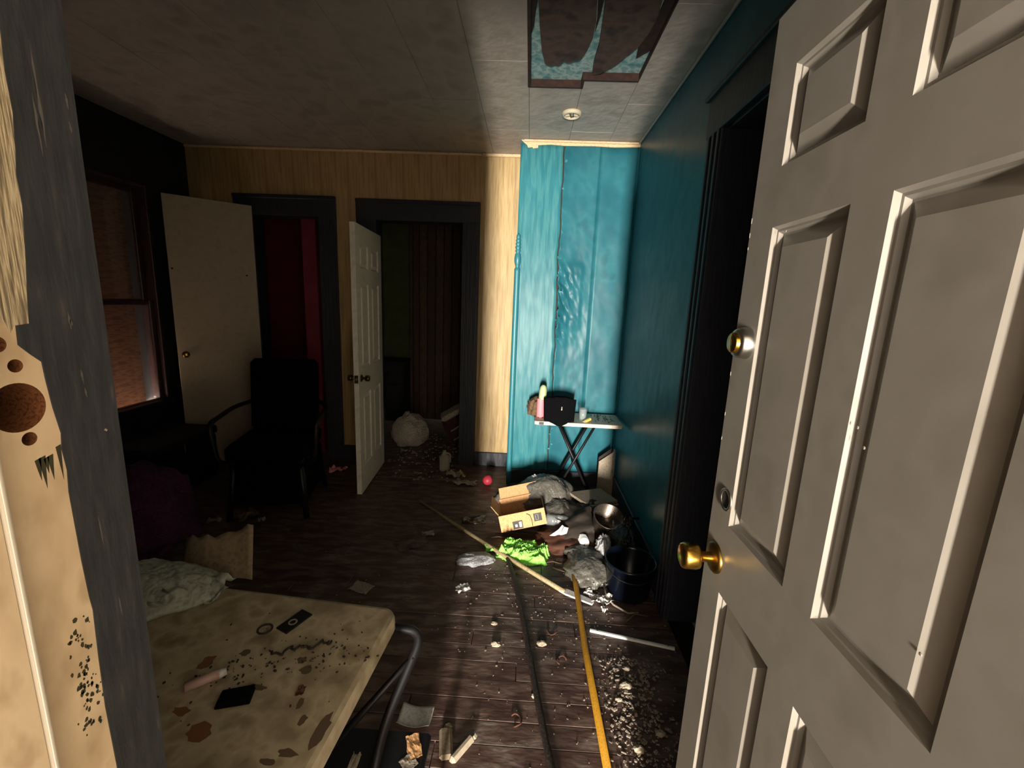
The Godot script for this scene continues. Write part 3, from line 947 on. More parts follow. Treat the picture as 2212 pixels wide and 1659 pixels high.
# ------------------------------------------------------------------ doors
# a panel door in the xy plane facing +z; x from 0 to w
func panel_door(root: Node3D, w: float, h: float, thick: float, cols: Array, rows: Array, m: Material, hole := Vector3.ZERO):
	var st := begin()
	var xs := [0.0]
	for c in cols:
		xs.append(c[0]); xs.append(c[1])
	xs.append(w)
	var ys := [0.012]
	for r in rows:
		ys.append(r[0]); ys.append(r[1])
	ys.append(h)
	for i in xs.size() - 1:
		for k in ys.size() - 1:
			if i % 2 == 1 and k % 2 == 1:
				continue
			var x0: float = xs[i]
			var x1: float = xs[i + 1]
			var y0: float = ys[k]
			var y1: float = ys[k + 1]
			if hole.z > 0.0 and hole.x > x0 and hole.x < x1 and hole.y > y0 and hole.y < y1:
				var n := 32
				for q in n:
					var e := []
					for a in [q, q + 1]:
						var d := Vector2(cos(TAU * a / n), sin(TAU * a / n))
						var t := 1e9
						if absf(d.x) > 1e-6:
							t = minf(t, ((x1 if d.x > 0 else x0) - hole.x) / d.x)
						if absf(d.y) > 1e-6:
							t = minf(t, ((y1 if d.y > 0 else y0) - hole.y) / d.y)
						e.append([Vector3(hole.x + d.x * hole.z, hole.y + d.y * hole.z, 0), Vector3(hole.x + d.x * t, hole.y + d.y * t, 0)])
					quad(st, e[0][0], e[0][1], e[1][1], e[1][0], Vector3.BACK)
					quad(st, e[0][0], e[1][0], e[1][0] - Vector3(0, 0, 0.03), e[0][0] - Vector3(0, 0, 0.03), Vector3(hole.x, hole.y, 0) - e[0][0])
				for c in [[x0, y0], [x1, y0], [x1, y1], [x0, y1]]:
					pass
				# corners left by the fan
				for c in [[x0, y0], [x1, y0], [x1, y1], [x0, y1]]:
					var cd := Vector2(c[0] - hole.x, c[1] - hole.y)
					var a0 := floorf(fposmod(cd.angle(), TAU) / (TAU / n))
					var pts := []
					for a in [a0, a0 + 1]:
						var d := Vector2(cos(TAU * a / n), sin(TAU * a / n))
						var t := minf(absf(((x1 if d.x > 0 else x0) - hole.x) / d.x), absf(((y1 if d.y > 0 else y0) - hole.y) / d.y))
						pts.append(Vector3(hole.x + d.x * t, hole.y + d.y * t, 0))
					tri(st, pts[0], Vector3(c[0], c[1], 0), pts[1], Vector3.BACK)
				continue
			quad(st, Vector3(x0, y0, 0), Vector3(x1, y0, 0), Vector3(x1, y1, 0), Vector3(x0, y1, 0), Vector3.BACK)
	var b := ys[0] as float
	quad(st, Vector3(0, b, -thick), Vector3(w, b, -thick), Vector3(w, h, -thick), Vector3(0, h, -thick), Vector3.FORWARD)
	quad(st, Vector3(0, b, 0), Vector3(0, h, 0), Vector3(0, h, -thick), Vector3(0, b, -thick), Vector3.LEFT)
	quad(st, Vector3(w, b, 0), Vector3(w, h, 0), Vector3(w, h, -thick), Vector3(w, b, -thick), Vector3.RIGHT)
	quad(st, Vector3(0, h, 0), Vector3(w, h, 0), Vector3(w, h, -thick), Vector3(0, h, -thick), Vector3.UP)
	quad(st, Vector3(0, b, 0), Vector3(w, b, 0), Vector3(w, b, -thick), Vector3(0, b, -thick), Vector3.DOWN)
	put(st, "door_body", m, root)
	var steps := [[0.0, 0.0], [0.0042, -0.0065], [0.0078, -0.0068], [0.0118, -0.0125], [0.015, -0.0125], [0.035, -0.001], [0.036, -0.001]]
	for c in cols:
		for r in rows:
			st = begin()
			for s in steps.size() - 1:
				var a: Array = steps[s]
				var e: Array = steps[s + 1]
				var p := []
				for q in [a, e]:
					p.append([Vector3(c[0] + q[0], r[0] + q[0], q[1]), Vector3(c[1] - q[0], r[0] + q[0], q[1]), Vector3(c[1] - q[0], r[1] - q[0], q[1]), Vector3(c[0] + q[0], r[1] - q[0], q[1])])
				for k in 4:
					quad(st, p[0][k], p[0][(k + 1) % 4], p[1][(k + 1) % 4], p[1][k], Vector3.BACK)
			var z: Array = steps[-1]
			quad(st, Vector3(c[0] + z[0], r[0] + z[0], z[1]), Vector3(c[1] - z[0], r[0] + z[0], z[1]), Vector3(c[1] - z[0], r[1] - z[0], z[1]), Vector3(c[0] + z[0], r[1] - z[0], z[1]), Vector3.BACK)
			put(st, "panel", m, root)

func knob(root: Node3D, at: Vector3, out: float, m: Material, rose: Material, s := 1.0):
	var xf := Transform3D(Basis(Vector3.RIGHT, Vector3(0, 0, out), Vector3.UP * -out), at)
	var st := begin(true)
	var rp := [Vector2(0.031, 0.0), Vector2(0.031, 0.004), Vector2(0.026, 0.008), Vector2(0.014, 0.010), Vector2(0.0, 0.010)]
	var kp := [Vector2(0.010, 0.009), Vector2(0.0105, 0.028), Vector2(0.013, 0.031), Vector2(0.0235, 0.035), Vector2(0.0255, 0.042), Vector2(0.0255, 0.06), Vector2(0.0235, 0.066), Vector2(0.019, 0.068), Vector2(0.0, 0.068)]
	for p in [rp, kp]:
		for k in p.size():
			p[k] = p[k] * s
	lathe(st, rp, xf, 28)
	put(st, "knob_rose", rose, root)
	st = begin(true)
	lathe(st, kp, xf, 28)
	put(st, "knob", m, root)

func entry_door():
	var d := thing("door_1", "large taupe grey six-panel entry door swung open, brass knob and lock", "door", Vector3(0.395, 0, -0.835), -PI / 2, "", "structure")
	panel_door(d, 0.575, 1.92, 0.042, [[0.075, 0.25], [0.315, 0.49]], [[0.22, 0.9], [1.04, 1.577], [1.671, 1.819]], M.door_grey, Vector3(0.052, 0.975, 0.0001) * 0.0)
	knob(d, Vector3(0.043, 0.955, 0), 1.0, M.brass, M.brass_dark)
	# dead bolt cylinder
	var xf := Transform3D(Basis(Vector3.RIGHT, Vector3.BACK, Vector3.DOWN), Vector3(0.045, 1.383, 0))
	var st := begin(true)
	lathe(st, [Vector2(0.029, 0.0), Vector2(0.029, 0.004), Vector2(0.0265, 0.016), Vector2(0.024, 0.020), Vector2(0.0185, 0.0205)], xf, 32)
	put(st, "bolt_collar", M.steel, d)
	st = begin(true)
	lathe(st, [Vector2(0.0185, 0.010), Vector2(0.0185, 0.026), Vector2(0.0165, 0.028), Vector2(0.0, 0.028)], xf, 28)
	var cyl := put(st, "lock_cylinder", M.brass, d)
	st = begin()
	box(st, Vector3(0.045, 1.383, 0.0282), Vector3(0.002, 0.010, 0.001))
	put(st, "key_slot", M.hole, cyl)
	# empty second bore with its ring
	xf.origin = Vector3(0.052, 1.083, 0)
	st = begin(true)
	lathe(st, [Vector2(0.0165, 0.0006), Vector2(0.0175, 0.0028), Vector2(0.0215, 0.0028), Vector2(0.0225, 0.0)], xf, 32)
	put(st, "bore_ring", M.steel, d)
	st = begin()
	lathe(st, [Vector2(0.0166, 0.0007), Vector2(0.0, 0.0007)], xf, 32)
	put(st, "bore", M.hole, d)
	# chips of paint missing along the edge
	for y in [1.60, 1.575, 1.552, 1.32, 1.24, 1.19]:
		st = begin()
		box(st, Vector3(0.0008, y, -0.0008), Vector3(0.002, rng.randf_range(0.004, 0.010), 0.002), 0.0005)
		put(st, "paint_chip", M.white_bead, d)
	# small dents
	for p in [[0.39, 1.74], [0.46, 1.12], [0.115, 1.565], [0.33, 1.31], [0.345, 1.29]]:
		st = begin()
		lathe(st, [Vector2(0.0022, -0.0002), Vector2(0.0014, 0.0006), Vector2(0.0, 0.0007)], Transform3D(Basis(Vector3.RIGHT, Vector3.BACK, Vector3.DOWN), Vector3(p[0], p[1], 0.0)), 8)
		put(st, "paint_drip", M.door_grey, d)
	st = begin(true)
	for y in [0.25, 1.0, 1.7]:
		tube(st, [Vector3(0.581, y - 0.045, -0.045), Vector3(0.581, y + 0.045, -0.045)], 0.006, 10)
	put(st, "hinge", M.brass_dark, d)

func white_door():
	var d := thing("door_2", "white six-panel interior door standing open in the middle doorway", "door", Vector3(-1.155, 0, -2.88), deg_to_rad(94.4), "", "structure")
	panel_door(d, 0.64, 1.905, 0.034, [[0.09, 0.28], [0.36, 0.55]], [[0.2, 0.74], [0.93, 1.52], [1.62, 1.78]], M.door_white)
	knob(d, Vector3(0.055, 0.865, 0), 1.0, M.brass_dark, M.brass_dark, 0.85)
	knob(d, Vector3(0.055, 0.865, -0.034), -1.0, M.brass_dark, M.brass_dark, 0.85)
	var st := begin()
	box(st, Vector3(-0.0005, 0.865, -0.017), Vector3(0.002, 0.056, 0.026), 0.0005)
	put(st, "latch_plate", M.brass_dark, d)
	st = begin()
	box(st, Vector3(-0.005, 0.865, -0.017), Vector3(0.01, 0.016, 0.012), 0.002)
	put(st, "latch", M.steel, d)

func flush_door():
	var d := thing("door_3", "off-white flush door with a small brass knob swung back to the dark wall", "door", Vector3(-2.70, 0, -3.2), deg_to_rad(40.7), "", "structure")
	var st := begin()
	box(st, Vector3(0.284, 1.06, -0.0175), Vector3(0.568, 2.1, 0.035), 0.002)
	put(st, "door_body", M.door_flush, d)
	knob(d, Vector3(0.05, 0.93, 0), 1.0, M.brass, M.brass_dark, 0.8)
	for p in [[0.02, 1.58], [0.5, 1.56]]:
		st = begin()
		lathe(st, [Vector2(0.007, 0.0), Vector2(0.007, 0.0012), Vector2(0.0, 0.0012)], Transform3D(Basis(Vector3.RIGHT, Vector3.BACK, Vector3.DOWN), Vector3(p[0], p[1], 0)), 12)
		put(st, "screw_plug", M.stain_dark, d)

# ------------------------------------------------------------------ furniture
func rounded_rect(w: float, d: float, r: float, n := 6) -> Array:
	var out := []
	for c in [[1, 1, 0.0], [-1, 1, 0.25], [-1, -1, 0.5], [1, -1, 0.75]]:
		for k in n + 1:
			var a: float = TAU * (c[2] + 0.25 * k / n)
			out.append(Vector2(c[0] * (w * 0.5 - r) + cos(a) * r, c[1] * (d * 0.5 - r) + sin(a) * r))
	return out

# a moulded slab: rounded outline with rounded rim, top at y = 0
func slab(st: SurfaceTool, w: float, d: float, r: float, thick: float, rim: float):
	var rings := []
	for s in [[rim * 1.0, 0.0], [rim * 0.3, -rim * 0.25], [0.0, -rim], [0.0, -thick + rim * 0.4], [rim * 0.4, -thick]]:
		var ring := []
		for p in rounded_rect(w - 2 * s[0], d - 2 * s[0], maxf(r - s[0], 0.002)):
			ring.append(Vector3(p.x, s[1], p.y))
		rings.append(ring)
	var n: int = rings[0].size()
	for i in rings.size() - 1:
		for k in n:
			var a: Vector3 = rings[i][k]
			quad(st, a, rings[i][(k + 1) % n], rings[i + 1][(k + 1) % n], rings[i + 1][k], Vector3(a.x, 0.2 if i < 2 else -0.05, a.z))
	for k in n:
		tri(st, Vector3.ZERO, rings[0][k], rings[0][(k + 1) % n], Vector3.UP)
		tri(st, Vector3(0, -thick, 0), rings[-1][k], rings[-1][(k + 1) % n], Vector3.DOWN)

func near_table():
	var turn := deg_to_rad(-4.5)
	var w := 1.1
	var dd := 0.585
	var bas := Basis(Vector3.UP, turn)
	var at := Vector3(-0.272, 0, -0.884) - bas * Vector3(w * 0.5, 0, -dd * 0.5)
	var t := thing("folding_table", "stained pale plastic folding table beside the entry doorway, strewn with dirt", "table", at, turn)
	var st := begin()
	slab(st, w, dd, 0.035, 0.04, 0.012)
	var top := put(st, "tabletop", M.tabletop, t)
	top.position.y = 0.72
	for s in [-1, 1]:
		st = begin(true)
		var x: float = s * 0.4
		tube(st, rounded([Vector3(x, 0.68, -0.2), Vector3(x + s * 0.06, 0.013, -0.22), Vector3(x + s * 0.06, 0.013, 0.22), Vector3(x, 0.68, 0.2)], 0.05), 0.0125, 10)
		tube(st, [Vector3(x + s * 0.03, 0.35, -0.21), Vector3(x + s * 0.03, 0.35, 0.21)], 0.009, 8)
		put(st, "leg_frame", M.black_metal, t)
	# stains on the top
	var stains := [[-0.513, -0.568, 0.022, 0.018, 1], [-0.541, -0.729, 0.011, 0.011, 0], [-0.57, -0.60, 0.016, 0.009, 1], [-0.40, -0.70, 0.014, 0.010, 0], [-0.42, -0.72, 0.010, 0.008, 0], [-0.315, -0.585, 0.010, 0.032, 0], [-0.375, -0.63, 0.006, 0.012, 0], [-0.355, -0.60, 0.007, 0.012, 0], [-0.35, -0.545, 0.018, 0.008, 0], [-0.375, -0.53, 0.012, 0.006, 0], [-0.47, -0.655, 0.02, 0.006, 0], [-0.60, -0.70, 0.012, 0.02, 1]]
	for s in stains:
		st = begin()
		var q := []
		for a in 14:
			var r := rng.randf_range(0.7, 1.15)
			q.append(Vector2(s[2] * r * cos(a * TAU / 14), s[3] * r * sin(a * TAU / 14)))
		prism(st, q, 0.0004, Transform3D(Basis(Vector3.RIGHT, Vector3.BACK, Vector3.UP), bas.inverse() * (Vector3(s[0], 0.7198, s[1]) - at) - Vector3(0, 0.72, 0)))
		put(st, "stain", [M.stain_soft, M.stain_rust_soft][s[4]], top)
	# things lying on it
	var y := 0.72
	var card := thing("black_card", "glossy black card with a pale printed ring, near the table's far edge", "card", Vector3(-0.488, y, -0.818), deg_to_rad(-24))
	st = begin()
	box(st, Vector3(0, 0.002, 0), Vector3(0.034, 0.004, 0.066), 0.0012)
	put(st, "card_body", M.black_plastic, card)
	st = begin()
	lathe(st, [Vector2(0.006, 0.0041), Vector2(0.006, 0.0046), Vector2(0.0095, 0.0046), Vector2(0.0095, 0.0041)], Transform3D(Basis(), Vector3(0.001, 0, 0.005)), 20)
	put(st, "printed_ring", M.dull_paper, card)
	var tubeo := thing("plastic_tube", "short pinkish white plastic tube lying on the stained table", "tube", Vector3(-0.568, y + 0.0085, -0.655), deg_to_rad(38))
	st = begin(true)
	tube(st, [Vector3(-0.03, 0, 0), Vector3(0.022, 0, 0)], 0.0085, 14)
	put(st, "tube_body", M.pink_dull, tubeo)
	st = begin(true)
	tube(st, [Vector3(0.0215, 0, 0), Vector3(0.026, 0, 0), Vector3(0.034, 0, 0)], [0.0085, 0.0075, 0.006], 14)
	put(st, "nozzle", M.white_paper, tubeo)
	var wal := thing("black_wallet", "small worn black wallet lying flat on the stained table", "wallet", Vector3(-0.492, y, -0.628), deg_to_rad(16))
	st = begin()
	box(st, Vector3(0, 0.0035, 0), Vector3(0.056, 0.006, 0.034), 0.002)
	put(st, "cover", M.black_cloth, wal)
	st = begin()
	box(st, Vector3(0.001, 0.0085, -0.001), Vector3(0.054, 0.004, 0.032), 0.0015, Basis(Vector3.BACK, 0.04))
	put(st, "flap", M.black_cloth, wal)
	var rg := thing("bottle_ring", "thin dark ring with a pale scrap inside, on the stained table", "ring", Vector3(-0.538, y, -0.79))
	st = begin(true)
	var ringp := []
	for a in 21:
		ringp.append(Vector3(cos(a * TAU / 20) * 0.014, 0.0028, sin(a * TAU / 20) * 0.014))
	tube(st, ringp, 0.0022, 7)
	put(st, "hoop", M.stain_dark, rg)
	st = begin()
	scrap(st, 0.014, 0.01, 4, 0.004)
	put(st, "scrap", M.dull_paper, rg)
	st = begin()
	scrap(st, 0.014, 0.02, 14, 0.006)
	var rs := put(st, "red_scrap", M.stain_rust, self)
	rs.position = Vector3(-0.386, y, -0.652)
	tag(rs, "small rust red scrap on the stained table", "scrap")
	st = begin(true)
	var knp := []
	wob.seed = 66
	wob.frequency = 1.0
	for a in 40:
		var f := a / 39.0
		knp.append(Vector3(-0.06 + 0.11 * f + 0.012 * wob.get_noise_1d(f * 5.0), 0.003, 0.03 * wob.get_noise_1d(f * 4.0 + 20.0)))
	tube(st, knp, 0.0024, 6)
	var knot := put(st, "kinked_string", M.stain_dark, self)
	knot.position = Vector3(-0.43, y, -0.752)
	knot.rotation.y = deg_to_rad(20)
	tag(knot, "short kinked dark string across the stained table", "string")
	# crumbs of dirt
	st = begin()
	for k in 170:
		var f := rng.randf()
		var c := Vector3(lerpf(-0.57, -0.33, f), y, lerpf(-0.66, -0.755, f)) + Vector3(rng.randfn(0, 0.03), 0, rng.randfn(0, 0.022))
		if k > 130:
			c = Vector3(rng.randf_range(-0.85, -0.32), y, rng.randf_range(-0.84, -0.5))
		var s := rng.randf_range(0.001, 0.0034) * (1.2 if k < 30 else 1.0)
		box(st, c + Vector3(0, s * 0.4, 0), Vector3(s * 1.6, s, s), s * 0.3, Basis(Vector3.UP, rng.randf() * TAU) * Basis(Vector3.RIGHT, rng.randf()))
	var cr := put(st, "dirt_crumbs", M.stain_dark, self)
	tag(cr, "dark crumbs of dirt scattered over the stained table", "dirt", "", "stuff")
	# crumpled pale plastic and a piece of card at the far end
	var cloth := thing("crumpled_bag", "pale mint crumpled plastic bag heaped on the far end of the stained table", "plastic bag", Vector3(-0.86, y, -0.87))
	st = begin(true)
	lump(st, Vector3(0, 0.015, 0), Vector3(0.13, 0.045, 0.08), 0.3, 0.6, 5, 0.001, 30)
	put(st, "bag_body", M.mint_cloth, cloth)
	st = begin(true)
	scrap(st, 0.16, 0.10, 9, 0.05, 0.4, 14)
	var fl := put(st, "bag_mouth", M.mint_cloth, cloth)
	fl.position = Vector3(0.10, 0.004, -0.0)
	fl.rotation.y = 0.5
	var bc := thing("torn_card", "torn dull beige sheet of card standing up behind the mint plastic bag", "card", Vector3(-0.80, y, -0.955), deg_to_rad(-8))
	st = begin(true)
	wob.seed = 31
	sheet(st, 12, 8, func(u: float, v: float) -> Vector3:
		return Vector3((u - 0.5) * 0.2 + 0.03 * v, (1.0 - v) * (0.075 + 0.05 * u) * (0.9 + 0.2 * wob.get_noise_1d(u * 7.0)), -0.05 * (1.0 - v) + 0.012 * sin(u * 5.0)), 0.0015)
	put(st, "sheet", M.cardboard_dull, bc)

	# low black chair by the table's end
	var c := thing("black_folding_chair", "low black metal folding chair beside the stained table's end, junk on its seat", "chair", Vector3(-0.345, 0, -0.64))
	st = begin()
	box(st, Vector3(0, 0.44, -0.0), Vector3(0.33, 0.022, 0.36), 0.006)
	put(st, "seat", M.black_plastic, c)
	st = begin(true)
	tube(st, rounded([Vector3(0.062, 0.4, 0.0), Vector3(0.065, 0.5, -0.152), Vector3(0.120, 0.62, -0.29), Vector3(-0.12, 0.625, -0.3), Vector3(-0.10, 0.5, -0.16), Vector3(-0.1, 0.4, 0.0)], 0.045), 0.011, 10)
	put(st, "back_frame", M.black_metal, c)
	st = begin(true)
	tube(st, [Vector3(0.105, 0.585, -0.245), Vector3(0.05, 0.54, -0.2), Vector3(-0.06, 0.44, -0.12)], 0.008, 8)
	put(st, "brace", M.black_metal, c)
	for s in [-1, 1]:
		for q in [-1, 1]:
			st = begin(true)
			tube(st, [Vector3(s * 0.14, 0.43, q * 0.14), Vector3(s * 0.145, 0.008, q * -0.16)], 0.009, 8)
			put(st, "leg", M.black_metal, c)
	st = begin()
	scrap(st, 0.03, 0.055, 21, 0.003, 0.3)
	var f1 := put(st, "tan_flake", M.cardboard, self)
	f1.position = Vector3(-0.212, 0.4515, -0.783)
	f1.rotation.y = 0.4
	tag(f1, "torn tan flake of card on the black chair seat", "scrap")
	st = begin()
	scrap(st, 0.03, 0.032, 22, 0.002, 0.2)
	var f2 := put(st, "grey_flake", M.dull_paper, self)
	f2.position = Vector3(-0.214, 0.4515, -0.748)
	f2.rotation.y = 0.8
	tag(f2, "greyish square flake of paper on the black chair seat", "scrap")
	st = begin()
	scrap(st, 0.02, 0.06, 23, 0.003, 0.3)
	var f3 := put(st, "grey_flake", M.dull_paper, self)
	f3.position = Vector3(-0.33, 0.4515, -0.73)
	tag(f3, "narrow grimy strip on the black chair seat, close to the stained table", "scrap")

func arm_chair():
	var c := thing("arm_chair", "black armchair with open loop arms before the red doorway", "chair", Vector3(-1.66, 0, -2.72), deg_to_rad(12))
	var st := begin()
	box(st, Vector3(0, 0.44, 0.02), Vector3(0.46, 0.12, 0.48), 0.03)
	put(st, "seat", M.black_cloth, c)
	st = begin()
	box(st, Vector3(0, 0.73, -0.2), Vector3(0.44, 0.5, 0.09), 0.03, Basis(Vector3.RIGHT, -0.12))
	put(st, "backrest", M.black_cloth, c)
	for s in [-1, 1]:
		st = begin(true)
		tube(st, rounded([Vector3(s * 0.22, 0.68, -0.2), Vector3(s * 0.3, 0.66, -0.1), Vector3(s * 0.31, 0.63, 0.22), Vector3(s * 0.28, 0.36, 0.2), Vector3(s * 0.22, 0.36, 0.1)], 0.06), 0.017, 10, 0.8)
		put(st, "arm", M.black_plastic, c)
		for q in [-1, 1]:
			st = begin(true)
			tube(st, [Vector3(s * 0.19, 0.4, q * 0.19), Vector3(s * 0.23, 0.0, q * 0.24)], [0.024, 0.018], 10)
			put(st, "leg", M.black_metal, c)
	st = begin()
	box(st, Vector3(0, 0.23, 0.0), Vector3(0.45, 0.3, 0.44), 0.02)
	put(st, "skirt", M.black_cloth, c)
	var p := thing("purple_blanket", "dark purple blanket heaped on the floor below the boarded window", "blanket", Vector3(-2.2, 0, -2.2))
	st = begin(true)
	lump(st, Vector3(0, 0.1, 0), Vector3(0.26, 0.28, 0.24), 0.4, 0.8, 3, 0.001, 30)
	put(st, "blanket_heap", M.purple, p)
	st = begin(true)
	scrap(st, 0.36, 0.3, 33, 0.07, 0.4, 14)
	var cor := put(st, "blanket_corner", M.purple, p)
	cor.position = Vector3(0.15, 0.0, 0.24)
	# radiator-like dark box under the window
	var b := thing("storage_trunk", "black storage trunk against the dark wall under the boarded window", "trunk", Vector3(-2.58, 0, -2.82))
	st = begin()
	box(st, Vector3(0, 0.17, 0), Vector3(0.38, 0.34, 0.6), 0.01)
	put(st, "trunk_body", M.black_plastic, b)
	st = begin()
	box(st, Vector3(0, 0.375, 0), Vector3(0.4, 0.06, 0.62), 0.012)
	put(st, "lid", M.black_wall, b)
	st = begin()
	box(st, Vector3(0.195, 0.33, 0.0), Vector3(0.012, 0.07, 0.05), 0.003)
	put(st, "hasp", M.brass_dark, b)

func tray_table():
	var t := thing("small_folding_table", "small white-topped folding table on crossed dark legs by the teal wall", "table", Vector3(0.39, 0, -3.08), deg_to_rad(-1.0))
	var st := begin()
	slab(st, 0.625, 0.3, 0.022, 0.026, 0.006)
	var top := put(st, "tabletop", M.tray_white, t)
	top.position.y = 0.615
	st = begin()
	box(st, Vector3(-0.262, -0.0135, 0.1502), Vector3(0.034, 0.02, 0.0012), 0.0003)
	put(st, "edge_label", M.black_plastic, top)
	st = begin()
	for k in 3:
		box(st, Vector3(-0.268 + 0.007 * k, -0.0125, 0.1509), Vector3(0.004, 0.006, 0.0006))
	box(st, Vector3(-0.262, -0.0195, 0.1509), Vector3(0.022, 0.0018, 0.0006))
	put(st, "label_print", M.scuff, top)
	for z in [-0.1, 0.1]:
		for s in [-1, 1]:
			st = begin(true)
			var zz: float = z + s * 0.012
			tube(st, [Vector3(s * 0.13 - 0.01, 0.592, zz), Vector3(s * -0.15 - 0.01, 0.012, zz)], 0.0095, 10)
			put(st, "leg", M.black_metal, t)
	for s in [-1, 1]:
		st = begin(true)
		tube(st, [Vector3(s * -0.15 - 0.01, 0.012, -0.13), Vector3(s * -0.15 - 0.01, 0.012, 0.13)], 0.0095, 10)
		put(st, "foot_bar", M.black_metal, t)
	st = begin(true)
	tube(st, [Vector3(-0.02, 0.302, -0.11), Vector3(-0.02, 0.302, 0.11)], 0.006, 8)
	put(st, "pivot_rod", M.black_metal, t)
	# bottle
	var y := 0.615
	var b := thing("spray_bottle", "slim pink spray bottle with a green and cream top, behind the black pouch", "bottle", Vector3(0.118, y, -3.06), 0)
	st = begin(true)
	lathe(st, [Vector2(0.0, 0.0), Vector2(0.026, 0.0), Vector2(0.028, 0.006), Vector2(0.028, 0.13), Vector2(0.027, 0.14)], Transform3D(), 24)
	put(st, "bottle_body", M.pink, b)
	st = begin(true)
	lathe(st, [Vector2(0.0275, 0.138), Vector2(0.0275, 0.20), Vector2(0.022, 0.225), Vector2(0.012, 0.238), Vector2(0.0, 0.24)], Transform3D(Basis(Vector3.BACK, -0.04), Vector3(0.004, 0, 0)), 24)
	put(st, "bottle_top", M.pale_green, b)
	# black pouch hanging over the front edge
	var p := thing("black_pouch", "black soft pouch slumped over the front edge of the small table", "pouch", Vector3(0.25, y, -2.98))
	st = begin(true)
	wob.seed = 41
	for side in [1.0, -1.0]:
		sheet(st, 16, 12, func(u: float, v: float) -> Vector3:
			var wdt := lerpf(0.212, 0.232, 1.0 - v)
			var x := (u - 0.5) * wdt
			var topy := 0.158 + 0.018 * sin(u * PI) + 0.006 * wob.get_noise_1d(u * 8.0)
			var low := -0.002 - 0.022 * exp(-pow((u - 0.5) * 5.0, 2.0)) * (1.0 if side > 0 else 0.0)
			var yy := lerpf(topy, low, v)
			var bulge := 0.05 * sin(PI * clampf(u, 0.02, 0.98)) * (0.35 + 0.65 * v)
			return Vector3(x, yy, side * bulge + (0.016 if side > 0 else 0.0) * v + 0.004 * wob.get_noise_2d(u * 6.0, v * 6.0)), 0.003)
	put(st, "pouch_body", M.black_cloth, p)
	st = begin()
	prism(st, [Vector2(-0.004, -0.012), Vector2(0.004, -0.012), Vector2(0.003, 0.012), Vector2(-0.002, 0.014)], 0.002, Transform3D(Basis(), Vector3(0.012, 0.1, 0.045)))
	put(st, "zip_pull", M.tarnish, p)
	# glass
	var g := thing("drinking_glass", "small clear drinking glass beside the black pouch", "glass", Vector3(0.425, y, -3.03))
	st = begin(true)
	lathe(st, [Vector2(0.0, 0.0), Vector2(0.024, 0.0), Vector2(0.03, 0.085), Vector2(0.0275, 0.085), Vector2(0.0215, 0.008), Vector2(0.0, 0.008)], Transform3D(), 28)
	put(st, "tumbler", M.bottle, g)
	var s := thing("yellow_sponge", "worn yellow sponge on the small table beside the glass", "sponge", Vector3(0.455, y, -2.985), 0.5)
	st = begin()
	box(st, Vector3(0, 0.012, 0), Vector3(0.06, 0.02, 0.026), 0.006, Basis(Vector3.BACK, 0.3))
	put(st, "foam", M.yellow_thing, s)
	st = begin()
	box(st, Vector3(-0.03, 0.006, 0.004), Vector3(0.02, 0.01, 0.02), 0.003)
	put(st, "scrub_pad", M.pale_green, s)
	# crumpled brown paper bag at the far end
	var k := thing("brown_paper_bag", "crushed brown paper bag wedged at the small table's end behind the pink bottle", "paper bag", Vector3(0.085, 0.60, -3.13))
	st = begin(true)
	lump(st, Vector3(0.0, 0.055, 0), Vector3(0.05, 0.075, 0.06), 0.5, 1.1, 12, 0.016, 20)
	put(st, "bag_body", M.brown_paper, k)
	st = begin(true)
	for i in 12:
		box(st, Vector3(rng.randf_range(-0.02, 0.09), 0.617 - 0.6, rng.randf_range(-0.05, 0.1)), Vector3(0.01, 0.004, 0.007), 0.001, Basis(Vector3.UP, rng.randf() * 3.0))
	put(st, "bag_crumbs", M.stain_dark, k).set_meta("kind", "stuff")
	st = begin(true)
	for i in 40:
		var q := Vector3(rng.randf_range(0.5, 0.66), y + 0.002, rng.randf_range(-3.2, -2.98))
		box(st, q, Vector3(0.008, 0.004, 0.006), 0.001, Basis(Vector3.UP, rng.randf() * 3.0))
	tag(put(st, "dirt_crumbs", M.stain_dark, self), "dark grit scattered on the small white-topped table", "dirt", "", "stuff")

